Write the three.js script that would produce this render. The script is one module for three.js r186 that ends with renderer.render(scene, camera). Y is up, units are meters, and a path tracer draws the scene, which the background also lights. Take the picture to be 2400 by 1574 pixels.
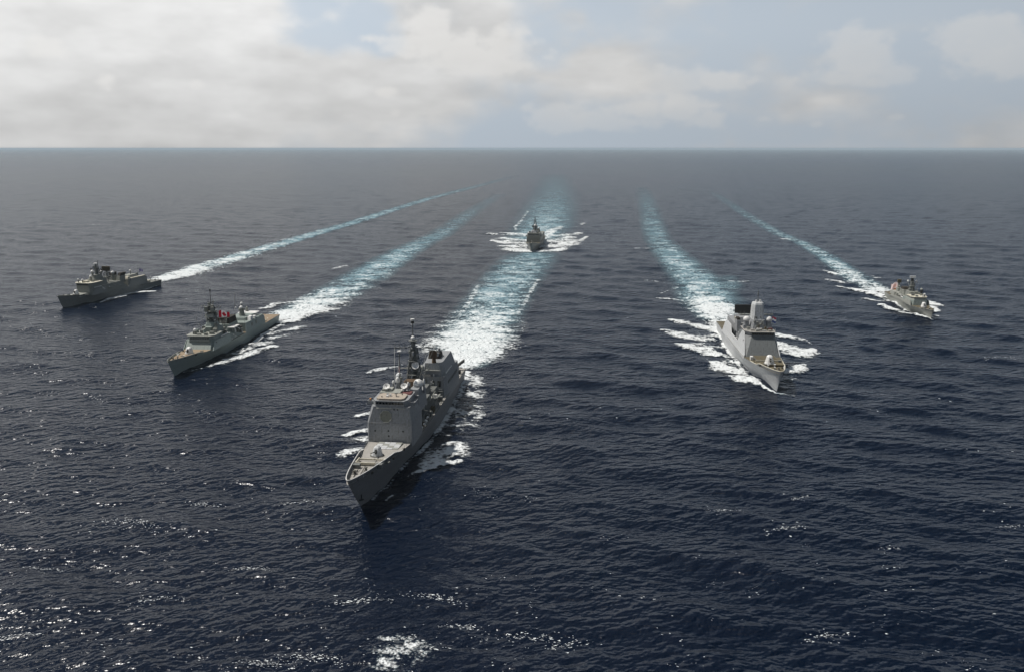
import * as THREE from 'three';
import { mergeGeometries } from 'three/addons/utils/BufferGeometryUtils.js';

// ---------------------------------------------------------------- camera, exposure, sun
const PHOTO_W = 2400, PHOTO_H = 1574, FOCAL = 2080, EYE = 110.5, PITCH = Math.atan((787 - 347) / FOCAL);
const scene = new THREE.Scene();
const camera = new THREE.PerspectiveCamera(2 * Math.atan(787 / FOCAL) * 180 / Math.PI, PHOTO_W / PHOTO_H, 1, 150000);
camera.position.set(0, EYE, 0);
camera.rotation.x = -PITCH;
const renderer = new THREE.WebGLRenderer({ antialias: true });
renderer.toneMapping = THREE.LinearToneMapping;
renderer.toneMappingExposure = 1;
renderer.shadowMap.enabled = true;

const rad = Math.PI / 180;
const SUN_AZ = -74 * rad, SUN_EL = 62 * rad;                       // azimuth left of the line of sight
const sunDir = new THREE.Vector3(Math.sin(SUN_AZ) * Math.cos(SUN_EL), Math.sin(SUN_EL), -Math.cos(SUN_AZ) * Math.cos(SUN_EL));
const sun = new THREE.DirectionalLight(new THREE.Color(1, 0.96, 0.9), 4.3);
sun.position.copy(sunDir).multiplyScalar(1500).add(new THREE.Vector3(0, 0, -500));
sun.target.position.set(0, 0, -500);
sun.castShadow = true;
Object.assign(sun.shadow.camera, { left: -700, right: 700, top: 700, bottom: -700, near: 10, far: 4000 });
sun.shadow.mapSize.set(4096, 4096);
sun.shadow.radius = 4;                                              // thin veil of cloud before the sun
scene.add(sun, sun.target);
scene.fog = new THREE.FogExp2(new THREE.Color(0.74, 0.89, 1), 0.000028);

// ---------------------------------------------------------------- numbers
function rng(seed) { let a = seed >>> 0; return () => { a = (a + 0x6D2B79F5) >>> 0; let t = Math.imul(a ^ (a >>> 15), 1 | a); t = (t + Math.imul(t ^ (t >>> 7), 61 | t)) ^ t; return ((t ^ (t >>> 14)) >>> 0) / 4294967296; }; }
const clamp = (x, a = 0, b = 1) => x < a ? a : x > b ? b : x;
const smooth = (a, b, x) => { const t = clamp((x - a) / (b - a)); return t * t * (3 - 2 * t); };
const lerp = (a, b, t) => a + (b - a) * t;
const HASH = (() => { const r = rng(77), t = new Float32Array(65536); for (let i = 0; i < t.length; i++) t[i] = r(); return t; })();
function noise3(x, y, z) {
  const xi = Math.floor(x), yi = Math.floor(y), zi = Math.floor(z);
  let u = x - xi, v = y - yi, w = z - zi; u = u * u * (3 - 2 * u); v = v * v * (3 - 2 * v); w = w * w * (3 - 2 * w);
  const h = (a, b, c) => HASH[((Math.imul(a, 73856093) ^ Math.imul(b, 19349663) ^ Math.imul(c, 83492791)) >>> 3) & 65535];
  return lerp(lerp(lerp(h(xi, yi, zi), h(xi + 1, yi, zi), u), lerp(h(xi, yi + 1, zi), h(xi + 1, yi + 1, zi), u), v),
    lerp(lerp(h(xi, yi, zi + 1), h(xi + 1, yi, zi + 1), u), lerp(h(xi, yi + 1, zi + 1), h(xi + 1, yi + 1, zi + 1), u), v), w);
}
function fbm3(x, y, z, n) { let s = 0, a = 0.5, t = 0; for (let i = 0; i < n; i++) { s += a * noise3(x, y, z); t += a; a *= 0.5; x = x * 2.03 + 7.1; y = y * 2.03 + 3.7; z = z * 2.03 + 1.3; } return s / t; }
function noise2(x, y) {
  const xi = Math.floor(x), yi = Math.floor(y); let u = x - xi, v = y - yi; u = u * u * (3 - 2 * u); v = v * v * (3 - 2 * v);
  const h = (a, b) => HASH[((Math.imul(a, 73856093) ^ Math.imul(b, 19349663)) >>> 3) & 65535];
  return lerp(lerp(h(xi, yi), h(xi + 1, yi), u), lerp(h(xi, yi + 1), h(xi + 1, yi + 1), u), v);
}
function fbm2(x, y, n) { let s = 0, a = 0.5, t = 0; for (let i = 0; i < n; i++) { s += a * noise2(x, y); t += a; a *= 0.55; x = x * 2.07 + 5.3; y = y * 2.07 + 9.1; } return s / t; }

// direction of a line of sight and the place where it meets the sea
function sight(px, py) {
  const x = (px - 1200) / FOCAL, d = (py - 787) / FOCAL;
  return new THREE.Vector3(x, -(d * Math.cos(PITCH) + Math.sin(PITCH)), -(Math.cos(PITCH) - d * Math.sin(PITCH)));
}
function onSea(px, py) { const r = sight(px, py), t = -EYE / r.y; return [r.x * t, r.z * t]; }

// ---------------------------------------------------------------- sky: thin overcast, brighter towards the sun, with low cumulus; upper part dimmed to darken the sea
{
  const W = 4096, H = 2048, data = new Float32Array(W * H * 4);
  const toAzEl = (px, py) => { const r = sight(px, py).normalize(); return [Math.atan2(r.x, -r.z) / rad, Math.asin(r.y) / rad]; };
  // low cumulus: centre, half width, half height (all in photograph pixels), whiteness, softness
  const puffs = [
    [1090, 118, 175, 62, 1.0], [1010, 62, 60, 60, 0.95], [955, 118, 60, 34, 0.8], [1180, 110, 80, 55, 0.9], [1120, 150, 160, 30, 0.8],
    [1700, 195, 58, 30, 0.75], [1560, 196, 150, 32, 0.5], [1470, 185, 60, 34, 0.4], [2000, 150, 70, 70, 0.55], [1985, 185, 110, 30, 0.5],
    [2300, 110, 90, 60, 0.6], [2350, 150, 110, 50, 0.6], [2260, 95, 60, 40, 0.5], [1610, 250, 70, 28, 0.6], [1500, 262, 150, 26, 0.55], [1380, 280, 160, 34, 0.5], [1660, 285, 40, 24, 0.45],
    [1946, 236, 26, 14, 0.35], [1915, 292, 18, 10, 0.3], [905, 216, 26, 13, 1.0], [245, 195, 34, 22, 0.8], [110, 120, 46, 24, 0.8], [460, 200, 20, 14, 0.6], [925, 270, 14, 14, 0.5], [2100, 275, 22, 10, 0.3], [1790, 280, 24, 9, 0.25],
  ].map(([x, y, rx, ry, w]) => { const [az, el] = toAzEl(x, y), k = FOCAL * rad; return [az, el, rx / k, ry / k, w]; });
  const gaps = [[790, 80, 120, 46], [860, 40, 80, 50], [740, 20, 70, 40], [900, 110, 50, 30], [1280, 70, 80, 90], [1420, 30, 120, 60]].map(([x, y, rx, ry]) => { const [az, el] = toAzEl(x, y), k = FOCAL * rad; return [az, el, rx / k, ry / k]; });
  const haze = [0.30, 0.33, 0.36];
  for (let j = 0; j < H; j++) {
    const el = ((j + 0.5) / H - 0.5) * 180, y = Math.sin(el * rad), ce = Math.cos(el * rad);
    for (let i = 0; i < W; i++) {
      const o = (j * W + i) * 4;
      data[o + 3] = 1;
      if (el < -0.2) { for (let k = 0; k < 3; k++) data[o + k] = haze[k]; continue; }
      const th = ((i + 0.5) / W - 0.5) * 2 * Math.PI, dx = Math.cos(th) * ce, dz = Math.sin(th) * ce;        // three's equirectangular mapping
      const az = Math.atan2(dx, -dz) / rad;
      const ang = Math.acos(clamp(dx * sunDir.x + y * sunDir.y + dz * sunDir.z, -1, 1)) / rad;
      const cx = dx / ce, cz = dz / ce, e = el / 9;
      const near = smooth(40, 15, el);
      const n1 = near > 0 ? fbm3(cx * 9 + 40, e * 2.2, cz * 9 + 11, 6) : 0.5;                                // streaked low cloud
      const dome = el > 8 ? fbm3(dx / (y + 0.22) * 1.7 + 20, 3.1, dz / (y + 0.22) * 1.7 + 5, 6) : 0.5;        // the deck overhead
      const nn = lerp(dome, n1, near);
      // how much is covered: closed towards the sun, broken away from it, cleared above the view to darken the sea
      const open = smooth(66, 86, ang);
      let cover = smooth(0.30, 0.66, nn + 0.42 * (1 - open) - 0.01 - 0.07 * open - 0.55 * smooth(9, 21, el));
      let white = 0;
      if (el < 14 && az > -34 && az < 34) {
        const wob = fbm3(cx * 26 + 3, e * 7, cz * 26 + 90, 5) - 0.5, wob2 = fbm3(cx * 70 + 3, e * 18, cz * 70 + 90, 4) - 0.5;
        for (const [ga, ge, gx, gy] of gaps) { const q = Math.hypot((az - ga) / gx, (el - ge) / gy); cover *= 1 - 0.9 * smooth(1.35, 0.35, q + 1.3 * wob); }
        for (const [pa, pe, px, py, w] of puffs) {
          const fy = (el - pe) / py, q = Math.hypot((az - pa) / px, fy < 0 ? fy * 1.35 : fy);
          if (q < 2.2) white = Math.max(white, w * smooth(1.22, 0.48, q + 1.6 * wob + 1.1 * wob2) * (0.82 + 0.36 * clamp(fy * 0.5 + 0.5) + 0.5 * wob));
        }
      }
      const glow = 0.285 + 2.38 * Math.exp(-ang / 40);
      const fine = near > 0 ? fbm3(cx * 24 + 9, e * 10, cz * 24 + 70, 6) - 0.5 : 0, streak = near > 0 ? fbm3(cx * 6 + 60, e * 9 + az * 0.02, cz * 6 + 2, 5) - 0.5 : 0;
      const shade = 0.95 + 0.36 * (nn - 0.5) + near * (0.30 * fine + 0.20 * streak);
      const low = smooth(9, 0, el), upperDim = lerp(1, 0.12, smooth(6.5, 25, el));  // sky above the view dimmed on purpose so the sea reflects darker
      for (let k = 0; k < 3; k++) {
        const clear = glow * upperDim * lerp([0.82, 0.93, 1.05][k], [0.40, 0.68, 1.12][k], 1 - upperDim), cloud = glow * shade * lerp(1, 0.35, smooth(9, 30, el)) * [1.06, 1.062, 1.058][k];
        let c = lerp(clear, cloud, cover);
        c = lerp(c, Math.min(glow * 1.2, 0.84) * [1.0, 0.99, 0.97][k], clamp(white) * 0.75);
        c *= 1 - 0.11 * low * (0.4 + 0.6 * low);
        data[o + k] = c;
      }
    }
  }
  const sky = new THREE.DataTexture(data, W, H, THREE.RGBAFormat, THREE.FloatType);
  sky.mapping = THREE.EquirectangularReflectionMapping;
  sky.minFilter = sky.magFilter = THREE.LinearFilter;
  sky.needsUpdate = true;
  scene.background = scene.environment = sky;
}

// ---------------------------------------------------------------- sea: one sheet to the horizon, its swell and chop from a wind spectrum
function fft(re, im, n, stride, off) {                               // in place, inverse without scaling
  for (let i = 1, j = 0; i < n; i++) { let b = n >> 1; for (; j & b; b >>= 1) j ^= b; j ^= b; if (i < j) { const p = off + i * stride, q = off + j * stride; let t = re[p]; re[p] = re[q]; re[q] = t; t = im[p]; im[p] = im[q]; im[q] = t; } }
  for (let len = 2; len <= n; len <<= 1) {
    const a = 2 * Math.PI / len, wr = Math.cos(a), wi = Math.sin(a), h = len >> 1;
    for (let i = 0; i < n; i += len) { let cr = 1, ci = 0; for (let k = 0; k < h; k++) { const p = off + (i + k) * stride, q = p + h * stride, xr = re[q] * cr - im[q] * ci, xi = re[q] * ci + im[q] * cr; re[q] = re[p] - xr; im[q] = im[p] - xi; re[p] += xr; im[p] += xi; const t = cr * wr - ci * wi; ci = cr * wi + ci * wr; cr = t; } }
  }
}
// a square of sea: heights (metres) on N x N, wave lengths between lo and hi
function waves(N, size, lo, hi, windTo, spread, slope, seed, fall = -2) {
  const re = new Float64Array(N * N), im = new Float64Array(N * N), r = rng(seed);
  const gauss = () => Math.sqrt(-2 * Math.log(r() + 1e-12)) * Math.cos(2 * Math.PI * r());
  let ss = 0;
  for (let j = 0; j < N; j++) for (let i = 0; i < N; i++) {
    const a = gauss(), b = gauss(), kx = (i < N / 2 ? i : i - N) * 2 * Math.PI / size, kz = (j < N / 2 ? j : j - N) * 2 * Math.PI / size, k = Math.hypot(kx, kz);
    if (!k) continue;
    const l = 2 * Math.PI / k;
    if (l < lo || l > hi) continue;
    const c = Math.abs((kx * Math.sin(windTo) - kz * Math.cos(windTo)) / k);
    const amp = Math.pow(k, fall) * Math.exp(-0.5 / (k * k * 11 * 11)) * (0.10 + Math.pow(c, spread)) * smooth(lo, lo * 1.3, l);
    re[j * N + i] = a * amp; im[j * N + i] = b * amp; ss += (a * a + b * b) * amp * amp * k * k * 0.5;
  }
  for (let j = 0; j < N; j++) fft(re, im, N, 1, j * N);
  for (let i = 0; i < N; i++) fft(re, im, N, N, i);
  const out = new Float32Array(N * N), s = slope / Math.sqrt(ss);    // slope: root mean square
  for (let i = 0; i < N * N; i++) out[i] = re[i] * s;
  return out;
}
const WIND = 24 * rad;
const SWELL_N = 512, SWELL_L = 383, swell = waves(SWELL_N, SWELL_L, 5, 48, WIND, 2.4, 0.105, 5);
for (let i = 0; i < swell.length; i++) swell[i] += 0.16 * Math.max(0, swell[i]) * Math.abs(swell[i]);        // steeper crests
function tile(f, N, L, x, z) {
  let u = x / L * N, v = z / L * N; const i = Math.floor(u), j = Math.floor(v); u -= i; v -= j;
  const a = ((i % N) + N) % N, b = (a + 1) % N, c = (((j % N) + N) % N) * N, d = ((((j + 1) % N) + N) % N) * N;
  return lerp(lerp(f[c + a], f[c + b], u), lerp(f[d + a], f[d + b], u), v);
}
function rawSea(x, z) {
  const d = Math.hypot(x, z), f = 1 - smooth(1500, 6000, d);
  if (f <= 0) return 0;
  return f * (0.8 * tile(swell, SWELL_N, SWELL_L, x, z) + 0.6 * tile(swell, SWELL_N, SWELL_L * 1.37, x * 0.956 - z * 0.292 + 71, x * 0.292 + z * 0.956 + 33));
}
const rowZ = [], COLS = 860;
{
  for (let z = 3000; z > -120; z -= Math.max(20, z * 0.2)) rowZ.push(z);
  for (let z = -120; z > -440; z -= 1.1) rowZ.push(z);
  for (let z = -440, s = 1.1; z > -60000; s = 1.1 + (-z - 440) * 0.012, z -= s) rowZ.push(z);
}
const halfWidth = (z) => 250 + 0.7 * Math.abs(z);
const seaGrid = new Float32Array(rowZ.length * (COLS + 1));
for (let j = 0; j < rowZ.length; j++) { const w = halfWidth(rowZ[j]); for (let i = 0; i <= COLS; i++) seaGrid[j * (COLS + 1) + i] = rawSea((i / COLS * 2 - 1) * w, rowZ[j]); }
function seaY(x, z) {                                               // height of the sheet itself
  let a = 0, b = rowZ.length - 1;
  while (b - a > 1) { const m = (a + b) >> 1; if (rowZ[m] >= z) a = m; else b = m; }
  const t = clamp((rowZ[a] - z) / (rowZ[a] - rowZ[b]));
  const row = (j) => { const c = clamp((x / halfWidth(rowZ[j]) + 1) / 2 * COLS, 0, COLS - 0.001), i = Math.floor(c); return lerp(seaGrid[j * (COLS + 1) + i], seaGrid[j * (COLS + 1) + i + 1], c - i); };
  return lerp(row(a), row(b), t);
}
function dataTexture(data, w, h, srgb) {
  const t = new THREE.DataTexture(data, w, h, THREE.RGBAFormat, THREE.UnsignedByteType);
  t.magFilter = t.minFilter = THREE.LinearFilter; t.wrapS = t.wrapT = THREE.RepeatWrapping;
  if (srgb) t.colorSpace = THREE.SRGBColorSpace;
  t.needsUpdate = true;
  return t;
}
const CHOP_L = 211, RIPPLE_L = 37;
{
  const N = 1024, h = waves(N, CHOP_L, 0.9, 8, WIND - 8 * rad, 1.6, 0.225, 12, -1.75), d = new Uint8Array(N * N * 4), s = N / CHOP_L / 2;
  for (let j = 0; j < N; j++) for (let i = 0; i < N; i++) {
    // texture rows run towards -z, so the row j lies at z = -j
    const hx = (h[j * N + (i + 1) % N] - h[j * N + (i + N - 1) % N]) * s, hv = (h[((j + 1) % N) * N + i] - h[((j + N - 1) % N) * N + i]) * s, l = 1 / Math.hypot(hx, hv, 1), o = (j * N + i) * 4;
    d[o] = 127.5 - 127.5 * hx * l; d[o + 1] = 127.5 - 127.5 * hv * l; d[o + 2] = 127.5 + 127.5 * l; d[o + 3] = 255;
  }
  const chop = dataTexture(d, N, N);
  const M = 512, r = waves(M, RIPPLE_L, 0.25, 1.3, WIND + 15 * rad, 0.8, 0.10, 31), e = new Uint8Array(M * M * 4);
  let top = 0; for (const v of r) top = Math.max(top, Math.abs(v));
  for (let i = 0; i < M * M; i++) { const v = 127.5 + 127.5 * r[i] / top; e[i * 4] = e[i * 4 + 1] = e[i * 4 + 2] = v; e[i * 4 + 3] = 255; }
  const ripple = dataTexture(e, M, M);
  ripple.repeat.set(CHOP_L / RIPPLE_L, CHOP_L / RIPPLE_L); ripple.rotation = 0.4;
  const P = new Float32Array(rowZ.length * (COLS + 1) * 3), UV = new Float32Array(rowZ.length * (COLS + 1) * 2), I = new Uint32Array((rowZ.length - 1) * COLS * 6);
  let q = 0;
  for (let j = 0; j < rowZ.length; j++) for (let i = 0; i <= COLS; i++) {
    const k = j * (COLS + 1) + i, x = (i / COLS * 2 - 1) * halfWidth(rowZ[j]), z = rowZ[j];
    P[k * 3] = x; P[k * 3 + 1] = seaGrid[k]; P[k * 3 + 2] = z; UV[k * 2] = x / CHOP_L; UV[k * 2 + 1] = -z / CHOP_L;
    if (j && i) { const a = k - COLS - 2, b = k - COLS - 1, c = k - 1; I[q++] = a; I[q++] = b; I[q++] = k; I[q++] = a; I[q++] = k; I[q++] = c; }
  }
  const g = new THREE.BufferGeometry();
  g.setAttribute('position', new THREE.BufferAttribute(P, 3)); g.setAttribute('uv', new THREE.BufferAttribute(UV, 2)); g.setIndex(new THREE.BufferAttribute(I, 1));
  g.computeVertexNormals();
  if (g.attributes.normal.getY(5000) < 0) throw new Error('sea faces down');
  const water = new THREE.MeshPhysicalMaterial({ color: new THREE.Color(0.0003, 0.0036, 0.0128), roughness: 0.24, ior: 1.333, normalMap: chop, bumpMap: ripple, bumpScale: 2 * top, normalScale: new THREE.Vector2(1, 1) });
  const sea = new THREE.Mesh(g, water);
  sea.name = 'sea'; sea.receiveShadow = true;
  sea.userData = { kind: 'structure', label: 'dark navy open sea with small wind waves reaching the horizon', category: 'sea' };
  scene.add(sea);
}

// ---------------------------------------------------------------- materials of the ships
function grain(seed, low, high, sx, sy, streak) {                     // mottled paint: weathering with a grain of its own
  const N = 256, d = new Uint8Array(N * N * 4), r = rng(seed), ox = r() * 100, oy = r() * 100;
  for (let j = 0; j < N; j++) for (let i = 0; i < N; i++) {
    const m = fbm2(ox + i * sx, oy + j * sy, 5), s = streak ? smooth(0.62, 0.8, fbm2(ox + 9 + i * 0.21, oy + j * 0.018, 4)) * streak : 0, seam = (i % 64 < 1 || j % 51 < 1) ? 0.10 : 0;
    const v = clamp(lerp(low, high, m) - s - seam) * 255, o = (j * N + i) * 4;
    d[o] = v; d[o + 1] = v * (1 - 0.25 * s); d[o + 2] = v * (1 - 0.45 * s); d[o + 3] = 255;
  }
  return dataTexture(d, N, N, false);
}
const paintGrain = grain(3, 0.66, 1.16, 0.05, 0.05, 0.34), deckGrain = grain(8, 0.5, 1.3, 0.12, 0.12, 0);
const paint = (r, g, b, rough = 0.55, map = paintGrain) => new THREE.MeshStandardMaterial({ color: new THREE.Color().setRGB(r, g, b), roughness: rough, map, side: THREE.DoubleSide });
const M = {
  haze: paint(0.285, 0.293, 0.298), hazeHull: paint(0.205, 0.207, 0.21), shadedFront: paint(0.155, 0.165, 0.165), light: paint(0.55, 0.56, 0.56), lightHull: paint(0.58, 0.59, 0.59), green: paint(0.25, 0.29, 0.265), greenHull: paint(0.33, 0.385, 0.36), olive: paint(0.24, 0.245, 0.215), oliveHull: paint(0.26, 0.268, 0.25), tan: paint(0.32, 0.325, 0.29),  // the darkest grey here carries the shade of the pale frigate's front
  sand: paint(0.355, 0.335, 0.305, 0.85, deckGrain), brown: paint(0.29, 0.215, 0.14, 0.85, deckGrain), dark: paint(0.12, 0.115, 0.10, 0.85, deckGrain), umber: paint(0.115, 0.095, 0.055, 0.85, deckGrain), deckGrey: paint(0.20, 0.20, 0.18, 0.85, deckGrain),
  slab: paint(0.40, 0.34, 0.275, 0.8, deckGrain), white: paint(0.78, 0.77, 0.74, 0.45), cream: paint(0.62, 0.58, 0.47, 0.6), black: paint(0.018, 0.018, 0.018, 0.5), soot: paint(0.03, 0.024, 0.016, 0.85), bronze: paint(0.10, 0.06, 0.03, 0.8), mast: paint(0.15, 0.155, 0.145), maroon: paint(0.14, 0.05, 0.045), orange: paint(0.5, 0.2, 0.04), boot: paint(0.02, 0.02, 0.022, 0.5),
  glass: new THREE.MeshStandardMaterial({ color: new THREE.Color().setRGB(0.01, 0.012, 0.014), roughness: 0.08 }), radarBlack: paint(0.016, 0.015, 0.012, 0.7), array: paint(0.23, 0.23, 0.185),
};

// ---------------------------------------------------------------- shapes: x forward of the stem, y above the water, z to starboard
function finish(g) {                                                // flat faces, uv in units of six metres by the way each face looks
  g = g.index ? g.toNonIndexed() : g;
  const keep = g.attributes.normal && g.userData.smooth;
  if (!keep) g.computeVertexNormals();
  const p = g.attributes.position, n = g.attributes.normal, uv = new Float32Array(p.count * 2);
  for (let i = 0; i < p.count; i++) {
    const ax = Math.abs(n.getX(i)), ay = Math.abs(n.getY(i)), az = Math.abs(n.getZ(i)), x = p.getX(i) / 6, y = p.getY(i) / 6, z = p.getZ(i) / 6;
    if (ay >= ax && ay >= az) { uv[i * 2] = x; uv[i * 2 + 1] = z; } else if (ax >= az) { uv[i * 2] = z; uv[i * 2 + 1] = y; } else { uv[i * 2] = x; uv[i * 2 + 1] = y; }
  }
  g.setAttribute('uv', new THREE.BufferAttribute(uv, 2));
  for (const k of Object.keys(g.attributes)) if (!['position', 'normal', 'uv'].includes(k)) g.deleteAttribute(k);
  return g;
}
const soup = (v) => { const g = new THREE.BufferGeometry(); g.setAttribute('position', new THREE.Float32BufferAttribute(v, 3)); return finish(g); };
function frus(bot, y0, top, y1) {                                   // a block over a plan outline [x, z], leaning to another outline
  const n = bot.length, v = [], Y = (y, i) => Array.isArray(y) ? y[i] : y, B = bot.map(([x, z], i) => [x, Y(y0, i), z]), T = top.map(([x, z], i) => [x, Y(y1, i), z]);
  for (let i = 0; i < n; i++) { const j = (i + 1) % n; v.push(...B[i], ...B[j], ...T[j], ...B[i], ...T[j], ...T[i]); }
  for (let i = 1; i < n - 1; i++) { v.push(...T[0], ...T[i], ...T[i + 1]); v.push(...B[0], ...B[i + 1], ...B[i]); }
  return soup(v);
}
const rect = (x0, x1, z0, z1) => [[x0, z0], [x0, z1], [x1, z1], [x1, z0]];
const box = (x0, x1, y0, y1, z0, z1) => frus(rect(x0, x1, z0, z1), y0, rect(x0, x1, z0, z1), y1);
const taper = (x0, x1, y0, y1, h, X0, X1, H) => frus(rect(x0, x1, -h, h), y0, rect(X0, X1, -H, H), y1);
const bevelled = (x0, x1, h, c) => [[x0, -h + c], [x0, h - c], [x0 + c, h], [x1 - c, h], [x1, h - c], [x1, -h + c], [x1 - c, -h], [x0 + c, -h]];
function cyl(x, y0, y1, z, r0, r1 = r0, seg = 14) { const g = new THREE.CylinderGeometry(r1, r0, y1 - y0, seg); g.translate(x, (y0 + y1) / 2, z); g.userData.smooth = true; return finish(g); }
function bar(p, q, r = 0.12, seg = 5) {
  const a = new THREE.Vector3(...p), b = new THREE.Vector3(...q), l = a.distanceTo(b), g = new THREE.CylinderGeometry(r, r, l, seg);
  g.applyQuaternion(new THREE.Quaternion().setFromUnitVectors(new THREE.Vector3(0, 1, 0), b.clone().sub(a).normalize())); g.translate(...a.add(b).multiplyScalar(0.5).toArray());
  g.userData.smooth = true; return finish(g);
}
function ball(x, y, z, r, sy = 1) { const g = new THREE.SphereGeometry(r, 16, 10); g.scale(1, sy, 1); g.translate(x, y, z); g.userData.smooth = true; return finish(g); }
function lathe(x, y, z, prof, seg = 16) { const g = new THREE.LatheGeometry(prof.map(([r, h]) => new THREE.Vector2(r, h)), seg); g.translate(x, y, z); g.userData.smooth = true; return finish(g); }
const dome = (x, y, z, r, h = r) => lathe(x, y, z, [[r * 0.86, 0], [r, h * 0.35], [r * 0.94, h * 0.7], [r * 0.72, h * 1.05], [r * 0.4, h * 1.28], [0.01, h * 1.36]]);
function dish(x, y, z, r, tilt = 0.9, depth = 0.35) {               // a bowl that looks forward and up
  const g = new THREE.LatheGeometry([[0.01, 0], [r * 0.5, depth * r * 0.25], [r * 0.85, depth * r * 0.75], [r, depth * r], [r * 0.97, depth * r * 1.05], [r * 0.5, depth * r * 0.4], [0.01, 0.08]].map(([a, b]) => new THREE.Vector2(a, b)), 18);
  g.rotateZ(-tilt); g.translate(x, y, z); g.userData.smooth = true; return finish(g);
}
function profile(points, zAt, side, thick = 0.35) {                 // an upright wall cut to an outline [x, y], standing at z = side * zAt(y)
  const tri = THREE.ShapeUtils.triangulateShape(points.map(([x, y]) => new THREE.Vector2(x, y)), []), v = [], O = points.map(([x, y]) => [x, y, side * zAt(y)]), I = points.map(([x, y]) => [x, y, side * (zAt(y) - thick)]);
  for (const [a, b, c] of tri) { v.push(...O[a], ...O[b], ...O[c]); v.push(...I[a], ...I[c], ...I[b]); }
  for (let i = 0; i < O.length; i++) { const j = (i + 1) % O.length; v.push(...O[i], ...I[i], ...I[j], ...O[i], ...I[j], ...O[j]); }
  return soup(v);
}
// ---------------------------------------------------------------- ships: a group at the stem on the water, its parts as children
const used = new Map();
const numbered = (n) => { const k = used.get(n) || 0; used.set(n, k + 1); return k ? `${n}_${String(k).padStart(3, '0')}` : n; };
function ship(name, label, px, py, heading) {
  const g = new THREE.Group(), [x, z] = onSea(px, py), a = heading * rad;
  g.name = numbered(name); g.position.set(x, 0, z); g.rotation.y = Math.atan2(Math.cos(a), Math.sin(a));
  g.userData = { label, category: 'warship', kind: 'thing' };
  scene.add(g);
  return g;
}
function part(parent, name, geoms, mat, label) {
  const list = Array.isArray(geoms) ? geoms : [geoms], m = new THREE.Mesh(list.length > 1 ? mergeGeometries(list) : list[0], mat);
  m.name = name; m.castShadow = m.receiveShadow = true; if (label) m.userData.label = label;
  parent.add(m);
  return m;
}
// hull: lofted from the waterline to the deck edge; o: len, over, beam, wl, bow, stern, flat (share of the length with a level deck), bulwark
function makeHull(root, o, hullMat, deckMat) {
  const N = 56, R = 8, pos = [], idx = [], deckLen = o.len, wlLen = o.len - o.over;
  const sOf = (i) => Math.pow(i / N, 1.7);
  const half = (s) => o.beam / 2 * Math.min(1, Math.pow(s / o.deckFull, o.deckPow || 0.6)) * (1 - (1 - o.transom) * smooth(0.6, 1, s));
  const wlHalf = (s) => o.wl / 2 * Math.min(1, Math.pow(s / 0.52, o.wlPow || 0.95)) * (1 - (1 - o.transom * 0.96) * smooth(0.62, 1, s));
  const sheer = (s) => o.stern + (o.bow - o.stern) * Math.pow(clamp(1 - s / o.flat), 1.35) + (o.mid - o.stern) * smooth(o.step + 0.012, o.step, s);
  const bw = (s) => (o.bulwark || 0) * smooth(o.bulwarkEnd || 0.2, (o.bulwarkEnd || 0.2) * 0.8, s);
  const P = (i, v, side) => {                                       // v: 0 below the water ... 1 top of the side
    const s = sOf(i), y0 = -2, y1 = sheer(s) + bw(s), y = lerp(y0, y1, v), t = clamp(y / y1, -0.2, 1), tt = Math.max(0, t);
    const x = lerp(-s * wlLen, o.over - s * deckLen, Math.pow(tt, 0.85)) - (t < 0 ? -0.4 * t : 0);
    const z = lerp(wlHalf(s), half(s), Math.pow(tt, o.flare || 1.3)) + 0.05;
    return [x, y, side * (i === 0 ? 0.05 + 0.22 * tt : z)];
  };
  for (const side of [1, -1]) {
    const b = pos.length / 3;
    for (let i = 0; i <= N; i++) for (let j = 0; j <= R; j++) pos.push(...P(i, j / R, side));
    for (let i = 0; i < N; i++) for (let j = 0; j < R; j++) { const a = b + i * (R + 1) + j, c = a + R + 1; side > 0 ? idx.push(a, a + 1, c, c, a + 1, c + 1) : idx.push(a, c, a + 1, c, c + 1, a + 1); }
  }
  const h = new THREE.BufferGeometry(); h.setAttribute('position', new THREE.Float32BufferAttribute(pos, 3)); h.setIndex(idx); h.computeVertexNormals(); h.userData.smooth = true;
  const stem = [], tr = [];
  for (let j = 0; j < R; j++) { const a = P(0, j / R, 1), b = P(0, (j + 1) / R, 1), c = P(0, j / R, -1), d = P(0, (j + 1) / R, -1); stem.push(...a, ...d, ...b, ...a, ...c, ...d); const e = P(N, j / R, 1), f = P(N, (j + 1) / R, 1), k = P(N, j / R, -1), l = P(N, (j + 1) / R, -1); tr.push(...e, ...f, ...l, ...e, ...l, ...k); }
  const hull = part(root, 'hull', [finish(h), soup(stem), soup(tr)], hullMat);
  const D = [];
  for (let i = 0; i < N; i++) {
    const s0 = sOf(i), s1 = sOf(i + 1), a = [o.over - s0 * deckLen - 0.02, sheer(s0) - 0.06, Math.max(0.1, half(s0) - 0.05)], b = [o.over - s1 * deckLen - 0.02, sheer(s1) - 0.06, half(s1) - 0.05];
    D.push(a[0], a[1], -a[2], a[0], a[1], a[2], b[0], b[1], b[2], a[0], a[1], -a[2], b[0], b[1], b[2], b[0], b[1], -b[2]);
  }
  const deck = part(root, 'deck', soup(D), deckMat);
  const edge = (s) => [o.over - s * deckLen, sheer(s), half(s)], sAt = (x) => (o.over - x) / deckLen;
  return { hull, deck, edge, halfAt: (x) => half(sAt(x)), deckAt: (x) => sheer(sAt(x)) - 0.06, topAt: (s) => sheer(s) + bw(s), sAt };
}
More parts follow.
